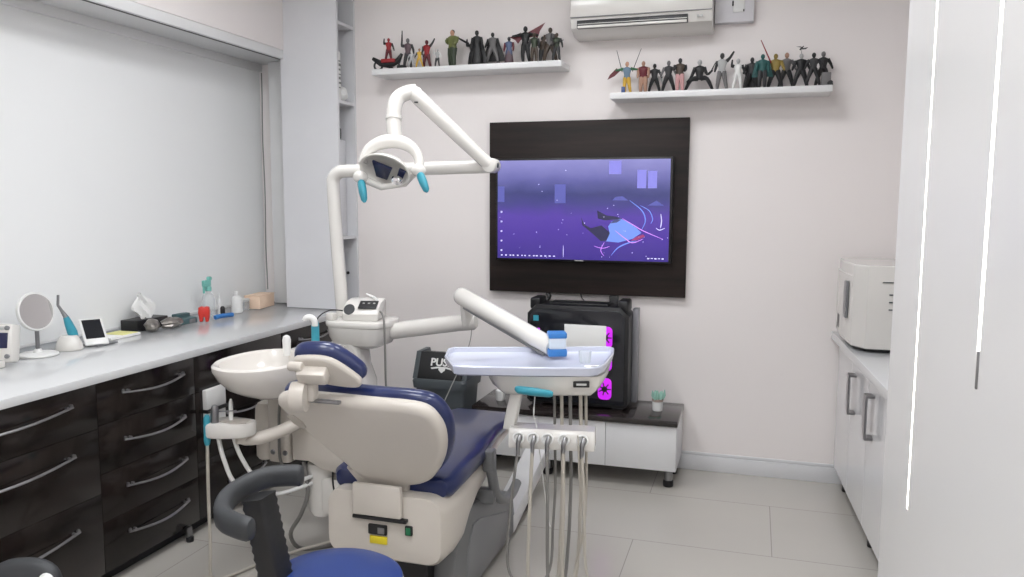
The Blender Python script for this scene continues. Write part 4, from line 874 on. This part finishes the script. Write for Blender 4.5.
bkp = [(-1.215, 1.93, .735), (-1.245, 1.92, .738), (-1.305, 1.88, .738), (-1.33, 1.80, .732), (-1.315, 1.71, .728), (-1.26, 1.63, .722), (-1.19, 1.60, .72), (-1.15, 1.598, .718)]
arc_pad(MB(), bkp, .062, .045).build('backrest', M_RUBBER, so)
stm = MB(); p0 = Vector((-1.20, 1.78, .43)); p1 = Vector((-1.262, 1.775, .725)); Lb = 26
dirv = (p1-p0).normalized(); Mst = T(*p0) @ RY(math.atan2(dirv.x, dirv.z)); ln = (p1-p0).length
rg = []
for k in range(Lb+1):
    z = ln*k/Lb; o_ = .0 if k % 2 else .005
    rg.append([(x, y, z) for x, y in rrect(.062+o_, .075+o_, .01, 3)])
stm.loft(rg, (True, True), Mst); stm.build('bellows_stem', M_BLACK, so)
MB().bb((-1.25, 1.755, .405), (-1.10, 1.81, .435), .006).build('back_bracket', M_STEEL, so)

# low stool at the bottom left corner: only the top of its back shows
s2_ = thing('assistant_stool', 'dark grey rounded stool back with white cap at the bottom left corner', 'stool', (-1.86, 1.42, 0))
ax_, ay_ = -1.885, 1.535
MB().lathe([(.02, .30), (.15, .302), (.172, .315), (.172, .35), (.10, .37), (.03, .372)], 36, T(ax_, ay_-.14, 0)).build('seat', M_STOOLB, s2_)
MB().cyl((ax_, ay_-.14, .09), (ax_, ay_-.14, .30), .025, 18).build('gas_column', M_CHROME, s2_)
for k in range(5):
    a = 2*pi*k/5+.1; e = (ax_+.22*cos(a), ay_-.14+.22*sin(a), .065)
    l = MB().tube([(ax_, ay_-.14, .105), e], [.022, .015], 10).build('leg', M_CHROME, s2_)
    MB().cyl((e[0], e[1]-.012, .026), (e[0], e[1]+.012, .026), .026, 16).build('castor', M_BLACK, l)
MB().pad(ell(.10, .075, 28, 0, 0, 2.4), .05, .024, T(ax_+.015, ay_+.06, .475) @ RZ(radians(17)) @ RX(radians(80)), dome=.01).build('backrest', M_RUBBER, s2_)
MB().lathe([(.02, 0), (.034, .003), (.036, .010), (.028, .018)], 24, T(ax_+.105, ay_+.03, .482) @ RZ(radians(17)) @ RX(radians(75)), sx=.8, sy=1.3).build('white_cap', M_WHITE, s2_)
MB().bb((ax_-.02, ay_+.02, .30), (ax_+.04, ay_+.05, .42), .006).build('back_bracket', M_BLACK, s2_)
# ================================================================== ACTION FIGURES on the two wall shelves (plain generic toys)
def C_(name, c): return mat('toy_'+name, c, .5)
K = dict(black=C_('black', (26,26,28)), dark=C_('dark', (48,48,50)), grey=C_('grey', (110,108,108)), silver=C_('silver', (175,175,175)), red=C_('red', (150,32,38)), maroon=C_('maroon', (98,30,40)),
         olive=C_('olive', (104,110,62)), dgreen=C_('dgreen', (52,62,46)), brown=C_('brown', (74,62,52)), skin=C_('skin', (196,150,125)), white=C_('white', (225,225,222)), yellow=C_('yellow', (206,166,62)),
         slate=C_('slate', (80,92,122)), teal=C_('teal', (34,86,84)), gold=C_('gold', (140,120,58)), tan=C_('tan', (168,132,112)), pink=C_('pink', (196,150,150)), green=C_('green', (48,100,66)), blue=C_('blue', (52,76,130)), denim=C_('denim', (105,130,150)), plum=C_('plum', (92,74,80)))
POSE = {   # left elbow, left hand, right elbow, right hand (x out, y forward is negative, z) ; left knee, left foot, right knee, right foot ; all in units of height
 'stand': ((-.16, 0, .64), (-.17, -.05, .50), (.16, 0, .64), (.17, -.05, .50), (-.07, -.01, .27), (-.075, 0, .02), (.07, -.01, .27), (.075, 0, .02)),
 'wide': ((-.19, 0, .66), (-.24, -.05, .53), (.19, 0, .66), (.24, -.05, .53), (-.13, -.03, .27), (-.19, 0, .02), (.13, -.02, .27), (.19, .02, .02)),
 'gunup': ((-.19, -.03, .74), (-.18, -.05, .93), (.18, 0, .64), (.22, -.06, .50), (-.10, -.02, .27), (-.14, 0, .02), (.08, -.02, .27), (.11, .01, .02)),
 'armup': ((-.15, 0, .64), (-.18, -.05, .52), (.20, -.02, .86), (.29, -.03, 1.0), (-.09, -.02, .27), (-.11, 0, .02), (.09, 0, .27), (.14, .02, .02)),
 'out': ((-.23, 0, .76), (-.34, -.03, .74), (.23, 0, .76), (.34, -.03, .74), (-.07, -.01, .27), (-.06, 0, .02), (.08, -.02, .27), (.12, .02, .02)),
 'fists': ((-.16, -.04, .68), (-.10, -.13, .72), (.17, 0, .66), (.14, -.08, .60), (-.07, -.01, .27), (-.07, 0, .02), (.07, -.03, .27), (.085, -.01, .02)),
 'crouch': ((-.22, -.04, .52), (-.30, -.1, .42), (.20, -.04, .60), (.32, -.08, .68), (-.22, -.05, .30), (-.36, .0, .02), (.20, -.05, .32), (.34, .02, .02)),
}
def figure(x, z, h, pose, legs, torso, arms, head, label, y=4.42, yaw=0., bulk=1., hair=None, name='action_figure', extra=None, group='action figures on the wall shelves'):
    t = thing(name, label, 'toy figure', (x, y, z), group)
    P = POSE[pose]; drop = -.16 if pose == 'crouch' else 0
    M = T(x, y, z+.0005) @ RZ(radians(yaw)) @ Matrix.Scale(h*1.07, 4)
    hip = .50+drop; sh = .80+drop; mb = MB(); mats = [K[legs], K[torso], K[arms], K[head]]
    b = bulk; z0 = drop; b = b*1.22
    def V(p, dz=0): return (p[0], p[1], p[2]+dz)
    mb.cur = 0
    for s, kn, ft in ((-1, P[4], P[5]), (1, P[6], P[7])):
        mb.tube(sm([(s*.045, 0, hip+.01), kn, V(ft, .025)], 3), [.058*b, .055*b, .05*b, .042*b, .04*b, .034*b, .028*b], 8, M=M)
        mb.box((ft[0]+s*.004, ft[1]-.03, .022), (.055*b, .115, .042), .012, M)
    mb.cur = 1
    mb.loft([[(xx, yy, hz) for xx, yy in ell(a*b, c*b, 12)] for a, c, hz in ((.06, .045, hip-.03), (.085, .055, hip+.01), (.072, .05, hip+.09), (.09, .06, hip+.18), (.115, .065, hip+.25), (.10, .055, sh), (.04, .035, sh+.03))], M=M)
    mb.cur = 2
    for s, el, hd in ((-1, P[0], P[1]), (1, P[2], P[3])):
        mb.tube(sm([(s*.095*b, 0, sh-.02), V(el, drop), V(hd, drop)], 3), [.042*b, .038*b, .034*b, .03*b, .028*b, .024*b, .02*b], 8, M=M)
        mb.ball(V(hd, drop), (.026, .026, .03), M, 8, 5)
    mb.cur = 3
    mb.tube([(0, 0, sh), (0, 0, sh+.06)], .027*b, 8, M=M)
    mb.ball((0, -.005, sh+.115), (.06, .062, .074), M, 10, 7); mb.ball((0, -.062, sh+.105), (.01, .012, .014), M, 6, 4)
    mb.build('body', mats, t)
    if hair:
        MB().ball((0, .008, sh+.135), (.058, .060, .062), M, 10, 6).build('hair', K[hair], t)
    for e in (extra or []):
        kind, col = e[0], e[1]
        if kind == 'rod': MB().tube([V(e[2]), V(e[3])], [e[4], e[4]*.5], 8, M=M).build(e[5] if len(e) > 5 else 'sword', K[col], t)
        if kind == 'cape':
            w0, w1, zb = e[2], e[3], e[4]; rows = []
            for i in range(6):
                f = i/5; ww = w0+(w1-w0)*f
                rows.append([(ww*(j/6-.5)*2, .07+.05*f+.018*cos(j*2.2), sh-.01+(zb-sh)*f) for j in range(7)])
            vs = [p for r in rows for p in r]; vs += [(p[0], p[1]+.012, p[2]) for p in vs]
            fs = [(i*7+j, i*7+j+1, i*7+j+8, i*7+j+7) for i in range(5) for j in range(6)]; fs += [tuple(q+42 for q in f_[::-1]) for f_ in fs]
            edge = [i for i in range(7)]+[7*i+6 for i in range(1, 6)]+[35+j for j in range(5, -1, -1)]+[7*i for i in range(4, 0, -1)]
            fs += [(edge[k], edge[(k+1) % len(edge)], edge[(k+1) % len(edge)]+42, edge[k]+42) for k in range(len(edge))]
            MB().add(vs, fs, M).build('cloak', K[col], t)
        if kind == 'box': MB().box(e[2], e[3], .01, M).build(e[4], K[col], t)
        if kind == 'sheet': MB().prism(e[2], .05, .065, M @ Matrix(((1, 0, 0, 0), (0, 0, 1, 0), (0, 1, 0, 0), (0, 0, 0, 1)))).build(e[3], K[col], t)
        if kind == 'skirt': MB().lathe([(.09, hip+.06), (.13, hip-.12), (.18, .06), (.17, .03)], 12, M, sy=.7).build('coat', K[col], t)
    return t
Z1 = 2.2975; Z2 = 2.1105
# upper left shelf
figure(-2.13, Z1+.05, .135, 'gunup', 'maroon', 'red', 'black', 'red', 'dark red figure sitting astride a small black bike, leftmost on the left shelf', yaw=25, extra=[])
bk = thing('toy_bike', 'small black and red toy bike under the leftmost red figure', 'toy bike', (-2.135, 4.42, Z1), None)
Mb_ = T(-2.135, 4.42, Z1)
MB().tube([(-.09, -.02, .075), (-.04, -.02, .045), (.02, -.02, .035), (.075, -.02, .055), (.10, -.02, .095)], [.010, .018, .022, .018, .008], 10, M=Mb_).build('frame', K['black'], bk)
for x_ in (-.055, .055): MB().tube([(x_+.026*cos(2*pi*k/14), -.02, .032+.026*sin(2*pi*k/14)) for k in range(14)], .006, 8, closed=True, M=Mb_).build('wheel', K['dark'], bk)
MB().box((.02, -.04, .055), (.09, .02, .022), .005, Mb_).build('fairing', K['red'], bk)
MB().box((0, -.02, .005), (.16, .012, .008), .003, Mb_).build('stand', K['black'], bk)
figure(-2.005, Z1, .175, 'gunup', 'dark', 'plum', 'dark', 'grey', 'grey and plum figure raising a long pistol, second from left on the left shelf', extra=[('rod', 'black', (-.18, -.05, .90), (-.17, -.05, 1.22), .03, 'pistol'), ('box', 'black', (-.22, .0, .08), (.26, .2, .16), 'base_block')])
figure(-1.955, Z1, .095, 'wide', 'silver', 'silver', 'silver', 'white', 'short silver robot-like figure in front of the pistol holder', y=4.36)
figure(-1.897, Z1, .165, 'armup', 'maroon', 'red', 'dark', 'maroon', 'slim dark red figure behind the short yellow one', y=4.45)
figure(-1.905, Z1, .105, 'wide', 'yellow', 'yellow', 'dark', 'tan', 'short yellow-clad figure standing before the dark red one', y=4.36)
figure(-1.80, Z1, .10, 'gunup', 'dark', 'silver', 'white', 'silver', 'short pale figure with raised arm left of the big green-clad figure', y=4.38)
figure(-1.722, Z1, .205, 'fists', 'dgreen', 'olive', 'olive', 'skin', 'tall bulky figure in olive top with raised fist on the left shelf', bulk=1.5, hair='black', yaw=-35)
figure(-1.615, Z1, .165, 'gunup', 'black', 'black', 'black', 'dark', 'black figure aiming a long dark gun up to the left', y=4.47, extra=[('rod', 'black', (-.12, -.06, .80), (-.62, -.06, 1.08), .04, 'gun'), ('skirt', 'black')])
figure(-1.555, Z1, .185, 'stand', 'black', 'black', 'black', 'black', 'tall figure in a full black cloak next to the long gun', y=4.375, extra=[('cape', 'black', .12, .30, .04), ('skirt', 'black')])
figure(-1.482, Z1+.018, .165, 'wide', 'grey', 'grey', 'black', 'black', 'black and grey caped figure on a round display base', y=4.44, bulk=1.2, extra=[('cape', 'black', .15, .42, .10)])
MB().lathe([(.055, 0), (.058, .004), (.05, .017)], 24, T(-1.482, 4.44, Z1)).build('display_base', K['grey'], label='round grey stand beneath the caped figure', cat='stand')
figure(-1.377, Z1, .15, 'stand', 'slate', 'slate', 'maroon', 'dark', 'slate-blue figure with dark red sleeves in the middle of the left shelf', bulk=1.1, extra=[('skirt', 'plum')])
figure(-1.28, Z1, .20, 'out', 'black', 'black', 'black', 'black', 'slim black figure with spread arms and red cloth sails', extra=[('sheet', 'maroon', [(-.06, .84), (-.46, .74), (-.30, .66), (-.22, .56), (-.14, .66), (-.05, .68)], 'sail'), ('sheet', 'maroon', [(.06, .84), (.52, 1.06), (.38, .86), (.32, .68), (.22, .72), (.05, .70)], 'sail')])
figure(-1.222, Z1, .16, 'stand', 'brown', 'dgreen', 'dark', 'brown', 'dark green-brown soldier right of the black figure with sails', y=4.40)
figure(-1.185, Z1, .145, 'fists', 'dark', 'brown', 'brown', 'dark', 'hunched dark brown figure between two soldier figures', bulk=1.25, y=4.44)
figure(-1.135, Z1, .185, 'wide', 'brown', 'grey', 'brown', 'brown', 'tall brown-grey soldier, second from the right end of the left shelf', bulk=1.15)
figure(-1.09, Z1, .15, 'gunup', 'dark', 'dgreen', 'dark', 'brown', 'dark olive soldier at the right end of the left shelf', y=4.39, extra=[('rod', 'black', (-.2, -.08, .55), (.26, -.1, .72), .025, 'rifle')])
# lower right shelf
figure(-.70, Z2, .165, 'out', 'yellow', 'denim', 'green', 'skin', 'red-haired figure holding two long swords up, leftmost on the right shelf', hair='red', extra=[('rod', 'black', (-.16, .05, .70), (-.34, .05, 1.36), .014), ('rod', 'black', (.16, .05, .70), (.42, .05, 1.38), .014), ('sheet', 'maroon', [(-.34, .82), (-.55, .62), (-.62, .48), (-.40, .58), (-.22, .74)], 'shield'), ('box', 'blue', (-.10, -.04, .12), (.11, .12, .22), 'boot')])
figure(-.611, Z2, .165, 'stand', 'tan', 'maroon', 'tan', 'tan', 'tan figure in a maroon vest, second on the right shelf', bulk=1.25)
figure(-.555, Z2, .155, 'wide', 'black', 'dark', 'dark', 'black', 'black figure with grey blade behind the tan one', y=4.46, hair='black', extra=[('rod', 'silver', (.22, -.05, .60), (.30, -.05, .12), .022)])
figure(-.475, Z2, .16, 'wide', 'black', 'dark', 'grey', 'grey', 'wide-legged black and grey figure with dark hair', hair='black', bulk=1.1)
figure(-.412, Z2, .165, 'fists', 'pink', 'brown', 'dark', 'dark', 'dark hooded figure with pink and red legs on the right shelf', bulk=1.2, hair='black', y=4.39)
figure(-.312, Z2, .19, 'crouch', 'black', 'black', 'black', 'silver', 'crouching black figure with legs spread wide and a raised hand', extra=[('rod', 'dark', (.30, -.08, .50), (.40, -.08, .72), .02, 'blade')])
figure(-.197, Z2, .185, 'armup', 'grey', 'silver', 'dark', 'dark', 'silver-grey figure with one raised arm near the shelf middle', hair='black')
figure(-.115, Z2, .155, 'gunup', 'white', 'white', 'black', 'silver', 'thin white and black figure right of the silver-grey one')
figure(-.045, Z2, .165, 'wide', 'black', 'dark', 'dark', 'dark', 'dark spiky figure with grey swept hair beside the teal cloak', y=4.47, bulk=1.2, hair='grey', extra=[('cape', 'black', .14, .26, .10)])
figure(.008, Z2, .165, 'stand', 'dark', 'teal', 'teal', 'teal', 'figure wrapped in a teal cloak on the right shelf', y=4.38, bulk=1.1, extra=[('cape', 'teal', .20, .30, .36), ('sheet', 'teal', [(-.17, .78), (.17, .78), (.27, .46), (0, .38), (-.27, .46)], 'cloak_front')])
figure(.072, Z2, .17, 'wide', 'black', 'gold', 'gold', 'gold', 'dark gold figure with a red staff reaching up left', y=4.42, bulk=1.2, extra=[('rod', 'red', (-.12, -.05, .72), (-.42, -.05, 1.38), .022, 'staff')])
figure(.128, Z2, .18, 'wide', 'black', 'grey', 'grey', 'tan', 'grey-shirted figure with black trousers and feet apart', y=4.465)
figure(.197, Z2, .165, 'wide', 'black', 'black', 'black', 'silver', 'black figure with pale head, small bird figure above it', bulk=1.15, extra=[('rod', 'dark', (0, .02, .98), (0, .02, 1.12), .007, 'bird_stand'), ('rod', 'dark', (-.05, .02, 1.10), (.05, .02, 1.20), .03, 'bird'), ('sheet', 'dark', [(-.15, 1.20), (-.02, 1.17), (.02, 1.11), (.12, 1.12), (.18, 1.17), (.04, 1.15), (-.02, 1.20)], 'bird_wings')])
figure(.255, Z2, .16, 'wide', 'black', 'dark', 'black', 'black', 'all-black figure with arms out, third from right end', y=4.38)
figure(.305, Z2, .175, 'wide', 'black', 'black', 'black', 'grey', 'black-clothed figure with grey head behind a grey block', y=4.45)
t = thing('toy_block', 'small square grey block standing at the right end of the figure shelf', 'block', (.315, 4.38, Z2))
MB().bb((.295, 4.365, Z2+.0005), (.34, 4.40, Z2+.068), .003).build('block_body', K['grey'], t)
MB().prism([(-.012, 0), (-.014, .012), (-.006, .02), (.003, .024), (.012, .018), (.014, 0)], -.012, .012, T(.334, 4.345, Z2+.0005) @ RX(radians(90))).build('toy_rock', K['black'], label='tiny black lump at the very right end of the figure shelf', cat='toy')
